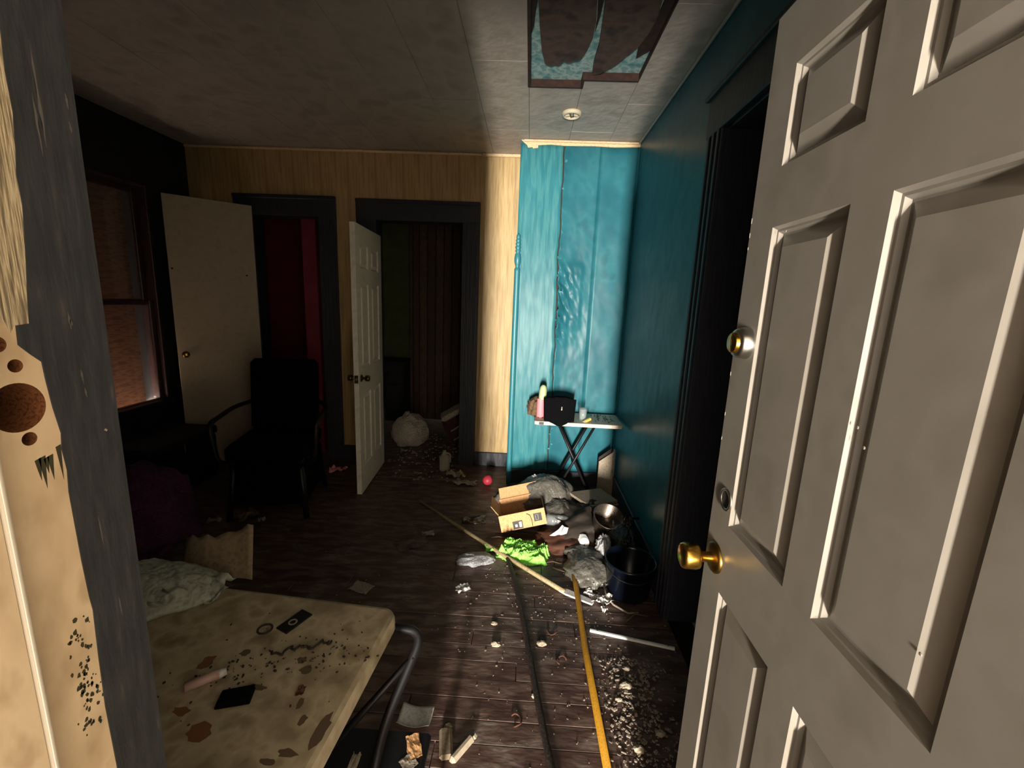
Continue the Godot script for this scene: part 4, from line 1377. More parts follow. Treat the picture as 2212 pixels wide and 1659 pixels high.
# ------------------------------------------------------------------ the heap in the corner
func pile():
	var st := begin()
	# open cardboard box, tipped
	var bx := thing("cardboard_box", "open tan cardboard box with black tape labels, tipped behind the lime cloth", "box", Vector3(0.03, 0.0, -2.58), deg_to_rad(4))
	var tilt := Basis(Vector3.BACK, 0.24) * Basis(Vector3.RIGHT, -0.12)
	var off := Vector3(0, 0.045, 0)
	var add := func(c: Vector3, s: Vector3, called: String, m: Material, extra := Basis()):
		var q := begin()
		box(q, off + tilt * c, s, 0.0012, tilt * extra)
		return put(q, called, m, bx)
	add.call(Vector3(0, 0.002, 0), Vector3(0.285, 0.004, 0.26), "bottom", M.cardboard)
	var front = add.call(Vector3(0, 0.052, 0.13), Vector3(0.285, 0.105, 0.004), "front", M.cardboard)
	add.call(Vector3(0, 0.06, -0.13), Vector3(0.285, 0.12, 0.004), "back", M.cardboard)
	for s in [-1, 1]:
		add.call(Vector3(s * 0.143, 0.052, 0), Vector3(0.004, 0.105, 0.26), "side", M.cardboard)
	add.call(Vector3(-0.165, 0.125, -0.02), Vector3(0.004, 0.075, 0.2), "flap", M.cardboard, Basis(Vector3.BACK, 0.5))
	add.call(Vector3(0.0, 0.15, -0.16), Vector3(0.27, 0.075, 0.004), "flap", M.cardboard, Basis(Vector3.RIGHT, -0.6))
	for l in [[-0.035, 0.03, 0.062, 0.05], [0.095, 0.055, 0.05, 0.05]]:
		st = begin()
		box(st, off + tilt * Vector3(l[0], l[1], 0.1325), Vector3(l[2], l[3], 0.0012), 0.0, tilt)
		put(st, "tape_label", M.black_plastic, front)
	st = begin()
	box(st, off + tilt * Vector3(-0.045, 0.026, 0.1334), Vector3(0.014, 0.016, 0.0008), 0.0, tilt)
	box(st, off + tilt * Vector3(-0.018, 0.03, 0.1334), Vector3(0.016, 0.034, 0.0006), 0.0, tilt)
	put(st, "printed_square", M.tray_white, front)
	st = begin()
	for q in [[-0.010, 0, 0.004, 0.034], [0.010, 0, 0.004, 0.034], [0, 0.016, 0.016, 0.003], [0, -0.016, 0.016, 0.003]]:
		box(st, off + tilt * Vector3(0.09 + q[0] * 0.8, 0.055 + q[1], 0.1334), Vector3(q[2], q[3], 0.0008), 0.0, tilt)
	put(st, "printed_loop", M.dull_paper, front)
	st = begin(true)
	for k in 2:
		var rp := []
		for a in 17:
			rp.append(off + tilt * Vector3(-0.1 + 0.0065 * cos(a * TAU / 16), 0.024 + 0.012 * k + 0.006 * sin(a * TAU / 16), 0.1324))
		tube(st, rp, 0.001, 5)
	put(st, "printed_rings", M.stain_rust, front)
	st = begin(true)
	tube(st, [off + tilt * Vector3(0.03, 0.09, 0.134), off + tilt * Vector3(0.05, 0.075, 0.135), off + tilt * Vector3(0.056, 0.04, 0.135), off + tilt * Vector3(0.054, 0.005, 0.134)], 0.0022, 6)
	put(st, "seam", M.stain_rust, front)
	# dark rags under everything
	var rag := thing("dark_rags", "heap of dark brown rags at the bottom of the rubbish in the teal corner", "rags", Vector3(0.42, 0, -2.62))
	st = begin(true)
	lump(st, Vector3(0, 0.03, 0), Vector3(0.24, 0.1, 0.24), 0.4, 1.2, 61, 0.001, 26)
	put(st, "rag", M.stain_dark, rag)
	st = begin(true)
	lump(st, Vector3(-0.12, 0.02, 0.22), Vector3(0.16, 0.05, 0.12), 0.5, 1.4, 62, 0.001, 22)
	put(st, "rag", M.stain_rust, rag)
	# grey plastic sheeting
	var gp := thing("grey_plastic_bag", "large crumpled dusty grey plastic bag behind the tan box", "plastic bag", Vector3(0.14, 0, -2.86))
	st = begin(true)
	lump(st, Vector3(0.02, 0.08, 0.02), Vector3(0.21, 0.15, 0.15), 0.22, 0.7, 71, 0.001, 34)
	put(st, "bag_body", M.grey_plastic, gp)
	st = begin(true)
	lump(st, Vector3(0.12, 0.05, 0.2), Vector3(0.12, 0.09, 0.13), 0.22, 0.8, 72, 0.001, 28)
	put(st, "bag_mouth", M.grey_plastic, gp)
	st = begin(true)
	lump(st, Vector3(-0.18, 0.02, -0.06), Vector3(0.14, 0.06, 0.09), 0.25, 0.8, 73, 0.001, 24)
	put(st, "bag_tail", M.grey_plastic, gp)
	for k in 3:
		st = begin()
		scrap(st, [0.07, 0.05, 0.04][k], [0.05, 0.04, 0.05][k], 80 + k, 0.012, 0.4)
		var q := put(st, "pale_scrap", M.white_paper if k == 0 else M.film, self)
		q.position = [Vector3(0.235, 0.205, -2.80), Vector3(0.18, 0.225, -2.87), Vector3(0.10, 0.222, -2.86)][k]
		q.rotation = Vector3(0.5, 0.4 * k, 0.1)
		tag(q, ["torn white scrap lying on the dusty grey plastic bag", "shiny scrap of film on top of the dusty grey plastic bag", "small creased film scrap on the dusty grey bag, beside the white scrap"][k], "scrap")
	# black hose loop behind
	st = begin(true)
	var hp := []
	for a in 15:
		hp.append(Vector3(0.035 * cos(a * PI / 14), 0.02 + 0.032 * sin(a * PI / 14), 0.004 * a))
	tube(st, hp, 0.005, 8)
	var hose := put(st, "dark_hose", M.tarnish, self)
	hose.position = Vector3(-0.02, 0, -3.1)
	tag(hose, "small arched loop of dark hose in front of the teal wall's baseboard", "hose")
	# flat gray carton on the heap
	var bd := thing("flat_carton", "flattened grey carton with tan edges lying on the rags", "carton", Vector3(0.50, 0.128, -2.76), deg_to_rad(20))
	st = begin()
	prism(st, [Vector2(-0.13, -0.11), Vector2(0.12, -0.12), Vector2(0.14, 0.08), Vector2(-0.07, 0.12), Vector2(-0.1, 0.04)], 0.018, Transform3D(Basis(Vector3.RIGHT, Vector3.BACK, Vector3.UP), Vector3.ZERO))
	put(st, "carton_body", M.carton_pale, bd)
	st = begin()
	box(st, Vector3(0.035, -0.006, 0.108), Vector3(0.22, 0.012, 0.012), 0.003, Basis(Vector3.UP, 0.18))
	put(st, "tan_edge", M.cardboard, bd)
	# upright bent board
	var up := thing("bent_board", "pale grey bent cardboard panel propped upright against the deep teal wall", "cardboard", Vector3(0.66, 0, -3.12))
	st = begin()
	prism(st, [Vector2(-0.075, 0), Vector2(0.05, 0), Vector2(0.045, 0.36), Vector2(0.032, 0.375), Vector2(0.026, 0.345), Vector2(-0.072, 0.265)], 0.005, Transform3D(Basis(Vector3.UP, -0.12) * Basis(Vector3.RIGHT, -0.05), Vector3.ZERO))
	put(st, "front_panel", M.carton_pale, up)
	st = begin()
	prism(st, [Vector2(-0.07, 0), Vector2(0.02, 0), Vector2(0.022, 0.37), Vector2(-0.07, 0.285)], 0.005, Transform3D(Basis(Vector3.UP, -0.2), Vector3(0.0, 0, -0.04)))
	put(st, "back_panel", M.stain_dark, up)
	# bottles
	bottle(Vector3(0.27, 0.085, -2.52), deg_to_rad(-6), 0.21, 0.036, M.bottle, M.blue_cap, "clear plastic drink bottle with a mauve cap lying beside the tan box")
	bottle(Vector3(0.34, 0.085, -2.6), deg_to_rad(24), 0.17, 0.03, M.bottle, M.detector, "clear plastic drink bottle with a pale cap lying by the dark rags")
	# saucepan
	var pan := thing("saucepan", "tarnished steel saucepan tipped toward the room on top of the rags", "saucepan", Vector3(0.53, 0.15, -2.42))
	var pb := Transform3D(Basis(Vector3.BACK, -0.1) * Basis(Vector3.RIGHT, 0.45), Vector3.ZERO)
	st = begin(true)
	lathe(st, [Vector2(0.0, -0.06), Vector2(0.065, -0.06), Vector2(0.078, -0.048), Vector2(0.088, 0.055), Vector2(0.093, 0.058), Vector2(0.093, 0.061), Vector2(0.085, 0.06), Vector2(0.074, -0.044), Vector2(0.0, -0.05)], pb, 36)
	put(st, "pan_body", M.tarnish, pan)
	st = begin(true)
	tube(st, [pb * Vector3(0.088, 0.04, 0), pb * Vector3(0.13, 0.05, -0.01), pb * Vector3(0.19, 0.055, -0.02)], [0.008, 0.007, 0.009], 8)
	put(st, "handle", M.black_plastic, pan)
	# bowl under it
	var bw := thing("metal_bowl", "small shiny metal bowl under the tipped saucepan", "bowl", Vector3(0.53, 0.075, -2.33))
	st = begin(true)
	lathe(st, [Vector2(0.0, -0.04), Vector2(0.03, -0.04), Vector2(0.055, -0.02), Vector2(0.068, 0.015), Vector2(0.071, 0.016), Vector2(0.066, 0.014), Vector2(0.05, -0.018), Vector2(0.0, -0.034)], Transform3D(Basis(Vector3.RIGHT, 0.5), Vector3.ZERO), 32)
	put(st, "bowl_body", M.steel, bw)
	# white cup, its round bottom toward the room
	var cup := thing("paper_cup", "white cup on its side, round white base toward the entry doorway", "cup", Vector3(0.388, 0.075, -2.30))
	st = begin(true)
	var cb := Transform3D(Basis(Vector3(1, 0, 0), Vector3(-0.1, -0.32, -0.94).normalized(), Vector3(0, 0.94, -0.32)).orthonormalized(), Vector3.ZERO)
	lathe(st, [Vector2(0.0, 0.0), Vector2(0.026, 0.0), Vector2(0.0275, 0.002), Vector2(0.033, 0.07), Vector2(0.036, 0.072)], cb, 30)
	put(st, "cup_body", M.white_cap, cup)
	# white folded paper
	st = begin()
	prism(st, [Vector2(-0.07, -0.018), Vector2(-0.02, -0.016), Vector2(0.04, 0.004), Vector2(0.05, 0.03), Vector2(0.028, 0.045), Vector2(0.012, 0.052), Vector2(-0.01, 0.025)], 0.004, Transform3D(Basis(Vector3.RIGHT, -0.5), Vector3.ZERO))
	prism(st, [Vector2(0.0, 0.015), Vector2(0.055, 0.0), Vector2(0.06, 0.03), Vector2(0.02, 0.048)], 0.004, Transform3D(Basis(Vector3.UP, 0.6), Vector3(0.005, 0, 0.008)))
	var wp := put(st, "folded_paper", M.white_paper, self)
	wp.position = Vector3(0.25, 0.075, -2.38)
	tag(wp, "white folded paper between the tan box and the white cup", "paper")
	# grey tote, pale crumple, tissue
	var tote := thing("grey_sack", "limp grey fabric sack lying below the white cup", "sack", Vector3(0.385, 0, -2.13))
	st = begin(true)
	lump(st, Vector3(0, 0.025, 0), Vector3(0.11, 0.055, 0.14), 0.3, 0.9, 91, 0.001, 28)
	put(st, "sack_body", M.grey_plastic, tote)
	st = begin(true)
	lump(st, Vector3(-0.015, 0.035, -0.12), Vector3(0.09, 0.03, 0.05), 0.4, 1.2, 92, 0.001, 20)
	put(st, "sack_mouth", M.grey_plastic, tote)
	st = begin(true)
	lump(st, Vector3(0, 0.04, 0), Vector3(0.035, 0.05, 0.04), 0.6, 1.6, 93, 0.001, 22)
	var cw := put(st, "crushed_cup", M.film, self)
	cw.position = Vector3(0.488, 0.05, -2.25)
	tag(cw, "crushed clear plastic cup between the grey sack and the navy bucket", "cup")
	for k in 7:
		st = begin(true)
		scrap(st, [0.10, 0.05, 0.04, 0.05, 0.03, 0.035, 0.03][k], [0.06, 0.03, 0.03, 0.025, 0.02, 0.03, 0.02][k], 100 + k, 0.028, 0.7, 12)
		var q := put(st, "torn_tissue", M.white_paper, self)
		q.position = [Vector3(0.425, 0.002, -1.90), Vector3(0.375, 0.004, -1.97), Vector3(0.405, 0.02, -2.0), Vector3(0.37, 0.002, -1.935), Vector3(0.395, 0.04, -2.04), Vector3(0.455, 0.004, -2.02), Vector3(0.425, 0.002, -1.83)][k]
		q.rotation.y = k * 0.9
		tag(q, ["largest torn white tissue shred, before the navy bucket", "white tissue shred at the foot of the grey sack", "white tissue shred resting on the grey sack's near edge", "narrow white tissue shred touching the beige pole's flat end", "white tissue shred highest up on the grey sack", "white tissue shred against the navy bucket's side", "small white tissue shred nearest the white metal strip"][k], "tissue", "torn white tissue shreds")
	st = begin(true)
	tube(st, [Vector3(0.452, 0.03, -2.0), Vector3(0.455, 0.012, -1.92), Vector3(0.48, 0.008, -1.87), Vector3(0.54, 0.006, -1.82), Vector3(0.59, 0.005, -1.83)], 0.005, 7)
	tag(put(st, "bent_straw", M.dull_paper, self), "pale bent strip trailing from the white tissue shreds", "strip")
	# lime cloth
	var lc := thing("lime_cloth", "crumpled bright lime green cloth in front of the tan box", "cloth", Vector3(0.03, 0, -2.26), deg_to_rad(-12))
	st = begin(true)
	wob.seed = 55
	wob.frequency = 1.0
	sheet(st, 72, 48, func(u: float, v: float) -> Vector3:
		var x := (u - 0.5) * 0.29
		var z := (v - 0.5) * 0.16 * (0.75 + 0.5 * sin(u * PI))
		var a := x * 0.7 + z
		var y := 0.026 + 0.056 * (1.0 - pow(absf(wob.get_noise_2d(a * 17.0, x * 5.0)), 0.55)) - 0.012 + 0.006 * wob.get_noise_2d(x * 24.0, z * 24.0)
		y *= smoothstep(0.0, 0.12, u) * smoothstep(1.0, 0.9, u) * smoothstep(0.0, 0.15, v) * smoothstep(1.0, 0.85, v)
		return Vector3(x + 0.02 * wob.get_noise_2d(v * 6.0, 3.0), maxf(y, 0.0015), z + 0.02 * wob.get_noise_2d(u * 8.0, 1.0)), 0.0012)
	put(st, "cloth_body", M.lime, lc)
	st = begin(true)
	scrap(st, 0.11, 0.06, 56, 0.03, 0.5, 16)
	var tail := put(st, "cloth_corner", M.lime, lc)
	tail.position = Vector3(-0.17, 0, 0.02)
	# shiny clear wrapper
	var wr := thing("clear_wrapper", "shiny clear plastic wrapper beside the lime green cloth", "wrapper", Vector3(-0.235, 0, -2.17), 0.2)
	st = begin(true)
	lump(st, Vector3(0, 0.008, 0), Vector3(0.095, 0.026, 0.055), 0.3, 0.9, 95, 0.001, 26)
	put(st, "wrapper_body", M.film, wr)
	st = begin(true)
	scrap(st, 0.08, 0.04, 57, 0.02, 0.3)
	var edge := put(st, "wrapper_edge", M.film, wr)
	edge.position = Vector3(0.075, 0, 0.0)
	# navy bucket and black bag
	var bk := thing("navy_bucket", "glossy navy blue plastic bucket by the black doorway", "bucket", Vector3(0.575, 0, -1.99))
	st = begin(true)
	lathe(st, [Vector2(0.0, 0.0), Vector2(0.1, 0.0), Vector2(0.104, 0.006), Vector2(0.122, 0.17), Vector2(0.128, 0.172), Vector2(0.129, 0.182), Vector2(0.122, 0.184), Vector2(0.118, 0.17), Vector2(0.1, 0.012), Vector2(0.0, 0.012)], Transform3D(), 40)
	put(st, "bucket_body", M.navy, bk)
	st = begin(true)
	var hp2 := []
	for a in 19:
		hp2.append(Vector3(0.13 * cos(a * PI / 18), 0.172 - 0.05 * sin(a * PI / 18) , 0.118 * sin(a * PI / 18)))
	tube(st, hp2, 0.0032, 6)
	put(st, "bail", M.black_metal, bk)
	var bb := thing("black_bin_bag", "black bin bag slumped against the deep teal wall", "bin bag", Vector3(0.615, 0, -2.28))
	st = begin(true)
	lump(st, Vector3(0, 0.09, 0), Vector3(0.085, 0.12, 0.16), 0.25, 0.9, 97, 0.001, 28)
	put(st, "bag_body", M.black_bag, bb)
	st = begin(true)
	lump(st, Vector3(0.01, 0.2, 0.0), Vector3(0.03, 0.05, 0.03), 0.5, 1.6, 98, 0.0, 16)
	put(st, "bag_knot", M.black_bag, bb)
	# brown twig and loose bits
	for k in 5:
		st = begin(true)
		var a := Vector3(rng.randf_range(-0.1, -0.05), 0.004, 0)
		tube(st, [a, Vector3(0, 0.008, rng.randf_range(-0.02, 0.02)), -a + Vector3(0, 0, 0.02)], 0.003, 6)
		var q := put(st, "twig", M.twig, self)
		q.position = [Vector3(0.2, 0.0, -2.2), Vector3(0.46, 0.10, -2.28), Vector3(0.26, 0.0, -2.12), Vector3(-0.12, 0, -2.42), Vector3(0.58, 0, -1.8)][k]
		q.rotation = Vector3(0, [0.3, 1.3, -0.4, 0.2, 0.5][k], [0.0, 0.5, 0, 0, 0][k])
		tag(q, ["thin brown stick beside the lime green cloth's end", "thin brown stick standing in the rubbish by the saucepan", "thin brown stick under the mustard broom handle", "thin brown stick beside the tan box", "thin brown stick on the boards before the navy bucket"][k], "stick")

func bottle(at: Vector3, turn: float, l: float, r: float, m: Material, cap: Material, label: String):
	var b := thing("plastic_bottle", label, "bottle", at, turn)
	var xf := Transform3D(Basis(Vector3.DOWN, Vector3.RIGHT, Vector3.BACK), Vector3(-l * 0.5, 0, 0))
	var st := begin(true)
	lathe(st, [Vector2(0.0, 0.004), Vector2(r * 0.7, 0.0), Vector2(r, 0.012), Vector2(r, l * 0.3), Vector2(r * 0.94, l * 0.33), Vector2(r, l * 0.36), Vector2(r, l * 0.55), Vector2(r * 0.93, l * 0.62), Vector2(r * 0.5, l * 0.84), Vector2(r * 0.36, l * 0.9), Vector2(r * 0.36, l * 0.94)], xf, 24)
	put(st, "bottle_body", m, b)
	st = begin(true)
	lathe(st, [Vector2(r * 0.4, l * 0.92), Vector2(r * 0.42, l * 0.925), Vector2(r * 0.42, l), Vector2(r * 0.36, l * 1.01), Vector2(0.0, l * 1.01)], xf, 20)
	put(st, "cap", cap, b)
	st = begin(true)
	lathe(st, [Vector2(r * 1.01, l * 0.38), Vector2(r * 1.01, l * 0.52)], xf, 24)
	put(st, "wrap", M.film, b)

# ------------------------------------------------------------------ long things on the floor
func poles():
	# teal bed post in the corner of the chase
	var p := thing("turned_post", "slim teal painted bedpost with turned rings standing at the teal wall's edge", "post", Vector3(-0.101, 0.0, -3.245))
	var st := begin(true)
	lathe(st, [Vector2(0.0, 0.0), Vector2(0.019, 0.0), Vector2(0.02, 0.1), Vector2(0.0215, 0.9), Vector2(0.0205, 1.66), Vector2(0.0205, 1.675), Vector2(0.0165, 1.68)], Transform3D(), 22)
	put(st, "shaft", M.teal_pole, p)
	st = begin(true)
	lathe(st, [Vector2(0.0165, 1.678), Vector2(0.013, 1.69), Vector2(0.016, 1.70), Vector2(0.0225, 1.725), Vector2(0.0235, 1.75), Vector2(0.019, 1.78), Vector2(0.012, 1.79), Vector2(0.0185, 1.796), Vector2(0.0185, 1.806), Vector2(0.014, 1.812), Vector2(0.0195, 1.82), Vector2(0.0195, 1.832), Vector2(0.0135, 1.838), Vector2(0.0185, 1.846), Vector2(0.0185, 1.856), Vector2(0.013, 1.862), Vector2(0.0175, 1.87), Vector2(0.0175, 1.88), Vector2(0.012, 1.886), Vector2(0.0155, 1.895), Vector2(0.0135, 1.912), Vector2(0.0, 1.925)], Transform3D(), 22)
	put(st, "finial", M.teal_pole, p)
	# long pale pole
	var a := thing("bamboo_pole", "long dull beige pole with a flat white end lying across the boards", "pole", Vector3(-0.17, 0.02, -2.35))
	var o := a.position
	st = begin(true)
	tube(st, [Vector3(-0.723, 0.012, -2.835) - o, Vector3(-0.4, 0.014, -2.52) - o, Vector3(-0.11, 0.02, -2.24) - o, Vector3(0.246, 0.016, -1.93) - o], [0.006, 0.0095, 0.0115, 0.012], 12)
	put(st, "shaft", M.bamboo, a)
	st = begin()
	var dir := (Vector3(0.373, 0.012, -1.868) - Vector3(0.23, 0.016, -1.944)).normalized()
	var bz := Basis(dir, Vector3.UP, dir.cross(Vector3.UP)).orthonormalized()
	prism(st, [Vector2(-0.09, -0.011), Vector2(-0.05, -0.020), Vector2(0.07, -0.018), Vector2(0.088, -0.006), Vector2(0.086, 0.012), Vector2(-0.05, 0.019), Vector2(-0.09, 0.011)], 0.009, Transform3D(bz * Basis(Vector3.RIGHT, Vector3.BACK, Vector3.UP), Vector3(0.302, 0.010, -1.906) - o))
	put(st, "flat_end", M.white_paper, a)
	# dark rod
	var d := thing("dark_rod", "long rough black rod lying on the boards toward the entry doorway", "rod", Vector3(0.05, 0, -1.65))
	o = d.position
	st = begin(true)
	wob.seed = 77
	var pts := []
	var rr := []
	for k in 40:
		var f := k / 39.0
		pts.append(Vector3(lerpf(-0.06, 0.175, f) + 0.006 * sin(f * 7.0) + 0.012 * sin(f * PI), 0.016, lerpf(-2.22, -0.85, f)) - o)
		rr.append(0.0125 + 0.003 * wob.get_noise_1d(f * 40.0))
	tube(st, pts, rr, 10)
	put(st, "shaft", M.pipe, d)
	st = begin(true)
	tube(st, [pts[0] + Vector3(-0.002, 0.001, -0.015), pts[0] + Vector3(0, 0.001, 0.02)], 0.0155, 10)
	put(st, "end_cap", M.tarnish, d)
	# mustard broom handle
	var m := thing("broom_handle", "mustard yellow broom handle lying from the rubbish heap toward the entry doorway", "broom handle", Vector3(0.3, 0, -1.6))
	o = m.position
	st = begin(true)
	tube(st, [Vector3(0.302, 0.045, -2.30) - o, Vector3(0.305, 0.03, -1.95) - o, Vector3(0.304, 0.014, -1.58) - o, Vector3(0.315, 0.014, -0.98) - o], 0.0135, 12)
	put(st, "shaft", M.mustard, m)
	st = begin(true)
	tube(st, [Vector3(0.302, 0.0455, -2.325) - o, Vector3(0.302, 0.045, -2.285) - o], [0.010, 0.0145], 12)
	put(st, "tip", M.stain_rust, m)
	# white aluminium strip
	var s := thing("white_strip", "bright white metal threshold strip lying on the boards near the grey door", "metal strip", Vector3(0.55, 0, -1.655), 0)
	st = begin()
	var dd := Vector3(0.755 - 0.343, 0, -1.612 + 1.7).normalized()
	var sb := Basis(dd, Vector3.UP, dd.cross(Vector3.UP)).orthonormalized()
	prism(st, [Vector2(-0.009, 0), Vector2(0.009, 0), Vector2(0.008, 0.005), Vector2(0.004, 0.008), Vector2(-0.004, 0.008), Vector2(-0.008, 0.005)], 0.36, Transform3D(Basis(sb.z, Vector3.UP, sb.x), -dd * 0.213))
	put(st, "profile", M.alu, s)
	for q in [-0.18, -0.02, 0.12]:
		st = begin(true)
		lathe(st, [Vector2(0.0035, 0.0078), Vector2(0.003, 0.0092), Vector2(0.0, 0.0096)], Transform3D(Basis(), dd * q), 10)
		put(st, "screw", M.steel, s)

# ------------------------------------------------------------------ litter
func doorway_litter():
	var b := thing("rubbish_bag", "full white rubbish bag just inside the middle doorway", "rubbish bag", Vector3(-1.13, 0, -4.08))
	var st := begin(true)
	lump(st, Vector3(0, 0.12, 0), Vector3(0.165, 0.165, 0.15), 0.22, 0.8, 121, 0.001, 30)
	put(st, "bag_body", M.trash_white, b)
	st = begin(true)
	lump(st, Vector3(-0.03, 0.27, 0), Vector3(0.03, 0.05, 0.03), 0.5, 1.5, 122, 0.0, 16)
	put(st, "bag_knot", M.trash_white, b)
	var r := thing("striped_mattress_roll", "rolled maroon bedding with a white edge leaning inside the middle doorway", "bedding", Vector3(-0.66, 0, -4.05), 0.3)
	st = begin()
	box(st, Vector3(0, 0.19, 0), Vector3(0.2, 0.3, 0.26), 0.05, Basis(Vector3.BACK, 0.5))
	put(st, "roll", M.maroon, r)
	st = begin()
	box(st, Vector3(-0.05, 0.36, 0.03), Vector3(0.24, 0.05, 0.2), 0.02, Basis(Vector3.BACK, 0.5))
	put(st, "white_edge", M.trash_white, r)
	for k in 2:
		st = begin()
		box(st, Vector3(0.02 + 0.03 * k, 0.26 - 0.09 * k, 0.14), Vector3(0.22, 0.014, 0.012), 0.003, Basis(Vector3.BACK, 0.55))
		put(st, "stripe", M.dull_paper, r)
	var j := thing("plastic_jug", "translucent white plastic jug standing on the sill of the middle doorway", "jug", Vector3(-0.655, 0, -3.42), 0.4)
	st = begin()
	box(st, Vector3(0, 0.075, 0), Vector3(0.085, 0.15, 0.06), 0.018)
	put(st, "jug_body", M.dull_paper, j)
	st = begin(true)
	lathe(st, [Vector2(0.028, 0.145), Vector2(0.014, 0.17), Vector2(0.014, 0.185), Vector2(0.0, 0.186)], Transform3D(), 18)
	put(st, "neck", M.dull_paper, j)
	st = begin(true)
	tube(st, rounded([Vector3(0.012, 0.165, 0), Vector3(0.05, 0.15, 0), Vector3(0.05, 0.08, 0)], 0.02), 0.006, 8)
	put(st, "handle", M.dull_paper, j)
	var bits := [
		["crushed_carton", Vector3(-0.55, 0, -3.33), 0.14, 0.08, 0.05, "carton_pale", "crushed pale carton on the boards beside the plastic jug", "carton"],
		["torn_carton", Vector3(-0.44, 0, -3.18), 0.17, 0.07, 0.04, "dull_paper", "torn strip of dull card between the red ball and the plastic jug", "carton"],
		["yellow_token", Vector3(-0.475, 0, -3.32), 0.03, 0.03, 0.02, "yellow_thing", "small yellowish plastic disc beside the crushed pale carton", "disc"],
		["pink_wrapper", Vector3(-1.52, 0, -3.30), 0.14, 0.08, 0.05, "pink", "pinkish crumpled wrapper at the foot of the yellow wall near the white door", "wrapper"],
		["brown_wrapper", Vector3(-1.74, 0, -2.48), 0.13, 0.09, 0.06, "brown_paper", "crumpled brown paper on the boards before the black armchair", "paper"],
		["grey_wrapper", Vector3(-1.64, 0, -2.46), 0.04, 0.03, 0.03, "film", "tiny pale foil wrapper beside the crumpled brown paper", "wrapper"],
		["white_wrapper", Vector3(-1.92, 0, -2.42), 0.08, 0.05, 0.03, "dull_paper", "whitish scrap on the boards between the armchair and the purple blanket", "paper"],
		["loose_paper", Vector3(-0.775, 0, -1.89), 0.11, 0.08, 0.006, "dull_paper", "pale rectangular paper flat on the boards beyond the stained table", "paper"],
		["small_paper", Vector3(-0.268, 0, -1.93), 0.075, 0.055, 0.014, "white_paper", "small white paper flat on the boards below the clear wrapper", "paper"],
		["folded_card", Vector3(-0.33, 0, -1.235), 0.115, 0.085, 0.012, "white_paper", "white folded paper on the boards beside the low black chair", "paper"],
		["beige_foam", Vector3(-0.205, 0, -1.15), 0.07, 0.13, 0.02, "cardboard_dull", "torn beige piece of foam on the boards past the black chair seat", "foam"],
		["beige_foam", Vector3(-0.15, 0, -1.135), 0.045, 0.13, 0.022, "carton_pale", "narrow beige piece of foam beside the torn beige one", "foam"],
		["grey_paper", Vector3(-0.56, 0, -2.42), 0.07, 0.05, 0.014, "dull_paper", "dusty grey paper scrap on the boards beside the beige pole", "paper"],
		["dust_rag", Vector3(-0.63, 0, -2.3), 0.2, 0.12, 0.02, "lath", "dusty brown rag on the boards between the beige pole and the white door", "rag"],
		["grey_rag", Vector3(-0.3, 0, -2.62), 0.16, 0.1, 0.02, "tarnish", "dark grey rag on the boards beside the tan box", "rag"],
	]
	for k in bits.size():
		var q: Array = bits[k]
		st = begin(true)
		if q[0] == "beige_foam":
			st = begin()
			box(st, Vector3(0, q[4] * 0.5, 0), Vector3(q[2] * 0.62, q[4], q[3] * 0.8), q[4] * 0.42)
			box(st, Vector3(q[2] * 0.12, q[4] * 0.55, -q[3] * 0.42), Vector3(q[2] * 0.36, q[4] * 0.8, q[3] * 0.2), q[4] * 0.36, Basis(Vector3.UP, 0.3))
		elif q[0] == "folded_card":
			sheet(st, 12, 10, func(u: float, v: float) -> Vector3:
				return Vector3((u - 0.5) * 0.115 + 0.006 * v, 0.003 + 0.022 * absf(u - 0.42) * smoothstep(0.0, 0.4, absf(u - 0.42)) + 0.010 * smoothstep(0.86, 1.0, v) + 0.006 * smoothstep(0.7, 1.0, u) * smoothstep(0.6, 1.0, v), (v - 0.5) * 0.085), 0.0008)
		else:
			scrap(st, q[2], q[3], 140 + k, q[4], 0.45, 14, 0.0)
		var o := put(st, q[0], M[q[5]], self)
		o.position = q[1]
		o.rotation.y = [0.2, -0.1, 0.3, 0.5, 0.9, 0.2, 0.4, -0.3, 0.5, -0.1, 0.2, -0.6, 0.3, 0.5, 0.1][k]
		tag(o, q[6], q[7])
	st = begin(true)
	lathe(st, sphere_profile(0.039, 18), Transform3D(Basis(), Vector3.ZERO), 28)
	var ball := put(st, "rubber_ball", M.red_ball, self)
	ball.position = Vector3(-0.265, 0.039, -3.19)
	tag(ball, "small coral red ball on the floor before the dark baseboard", "ball")

func sphere_profile(r: float, n: int) -> Array:
	var out := []
	for k in n + 1:
		var a := -PI / 2 + PI * k / n
		out.append(Vector2(maxf(cos(a) * r, 0.0), sin(a) * r))
	return out

func chip(st: SurfaceTool, c: Vector3, s: float):
	var b := Basis(Vector3.UP, rng.randf() * TAU) * Basis(Vector3.RIGHT, rng.randf_range(-0.4, 0.4))
	box(st, c + Vector3(0, s * 0.3, 0), Vector3(s * rng.randf_range(0.8, 2.0), s * rng.randf_range(0.3, 0.7), s * rng.randf_range(0.7, 1.3)), s * 0.15, b)

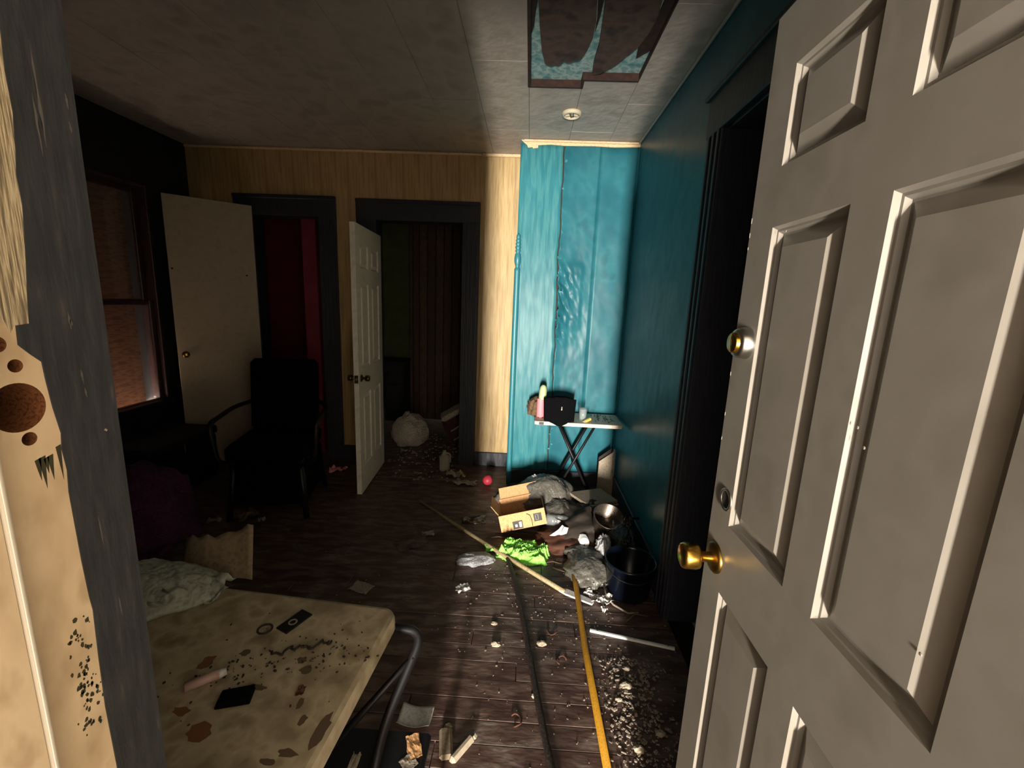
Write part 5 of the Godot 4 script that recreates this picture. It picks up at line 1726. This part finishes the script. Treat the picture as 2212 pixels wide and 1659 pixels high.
func floor_litter():
	# plaster crumbs near the grey door
	var st := begin()
	for k in 900:
		var f := rng.randf()
		var c := Vector3(0.47 + rng.randfn(0, 0.06) - 0.03 * f, 0, lerpf(-1.56, -0.95, f))
		chip(st, c, rng.randf_range(0.002, 0.009) * (1.4 if k < 60 else 1.0))
	tag(put(st, "plaster_rubble", M.crumb, self), "pale plaster crumbs spread over the boards beside the mustard handle", "rubble", "", "stuff")
	st = begin()
	for k in 900:
		var c := Vector3(rng.randf_range(-1.1, 0.68), 0, rng.randf_range(-3.2, -0.9))
		if rng.randf() < 0.5:
			c = Vector3(rng.randfn(0.25, 0.25), 0, rng.randfn(-1.9, 0.35))
		if c.x > 0.7:
			continue
		chip(st, c, rng.randf_range(0.0015, 0.006))
	tag(put(st, "grit_dust", M.crumb, self), "fine grit and plaster dust over the whole of the floorboards", "dirt", "", "stuff")
	st = begin()
	for k in 260:
		var c := Vector3(rng.randf_range(-1.2, -0.58), 0, rng.randf_range(-4.4, -3.2))
		chip(st, c, rng.randf_range(0.004, 0.018))
	tag(put(st, "doorway_rubble", M.crumb, self), "coarse rubble spilling through the middle doorway", "rubble", "", "stuff")
	# plaster chips one can pick out
	var spots := [[1085, -0.09, -1.70, 0.02], [1090, -0.075, -1.58, 0.028], [0, 0.44, -1.42, 0.03], [0, 0.40, -1.36, 0.018], [0, 0.09, -1.35, 0.02], [0, 0.06, -1.03, 0.02], [0, 0.52, -1.24, 0.024], [0, 0.43, -1.18, 0.026], [0, 0.12, -1.6, 0.03], [0, 0.46, -1.5, 0.02]]
	for s in spots:
		st = begin()
		lump(st, Vector3(0, s[3] * 0.22, 0), Vector3(s[3] * 0.62, s[3] * 0.3, s[3] * 0.42), 0.5, 1.2, 170 + spots.find(s), 0.0005, 7)
		var o := put(st, "plaster_chip", M.carton_pale, self)
		o.position = Vector3(s[1], 0, s[2])
		tag(o, ["pale plaster chip beside the black rod, farther of two close together", "pale plaster chip beside the black rod, nearer of two close together", "largest pale plaster chip between the mustard handle and the grey door", "flat pale plaster chip just right of the mustard handle", "pale plaster chip between the black rod and the mustard handle", "pale plaster chip beside the black rod at the picture's bottom edge", "pale plaster chip at the outer edge of the crumbs by the grey door", "pale plaster chip in the thick of the crumbs by the grey door", "pale plaster chip lying between rod and handle near the white strip", "small pale plaster chip just below the white metal strip"][spots.find(s)], "plaster chip", "loose plaster chips on the boards")
	for k in 5:
		st = begin(true)
		var c := []
		for a in 10:
			c.append(Vector3(0.022 * cos(a * 0.45 + k), 0.004 + 0.004 * sin(a * 1.1), 0.022 * sin(a * 0.45 + k)))
		tube(st, c, 0.003, 6)
		var o := put(st, "paint_curl", M.stain_rust, self)
		o.position = [Vector3(0.17, 0, -1.68), Vector3(0.13, 0, -1.62), Vector3(0.2, 0, -1.52), Vector3(0.47, 0, -1.3), Vector3(0.02, 0, -1.25)][k]
		tag(o, ["curled red-brown paint strip midway between black rod and mustard handle", "curled red-brown paint strip close beside the black rod", "curled red-brown paint strip nearest the mustard handle", "curled red-brown paint strip among the plaster crumbs", "curled red-brown paint strip on the chair's side of the black rod"][k], "paint strip", "curled paint strips on the boards")
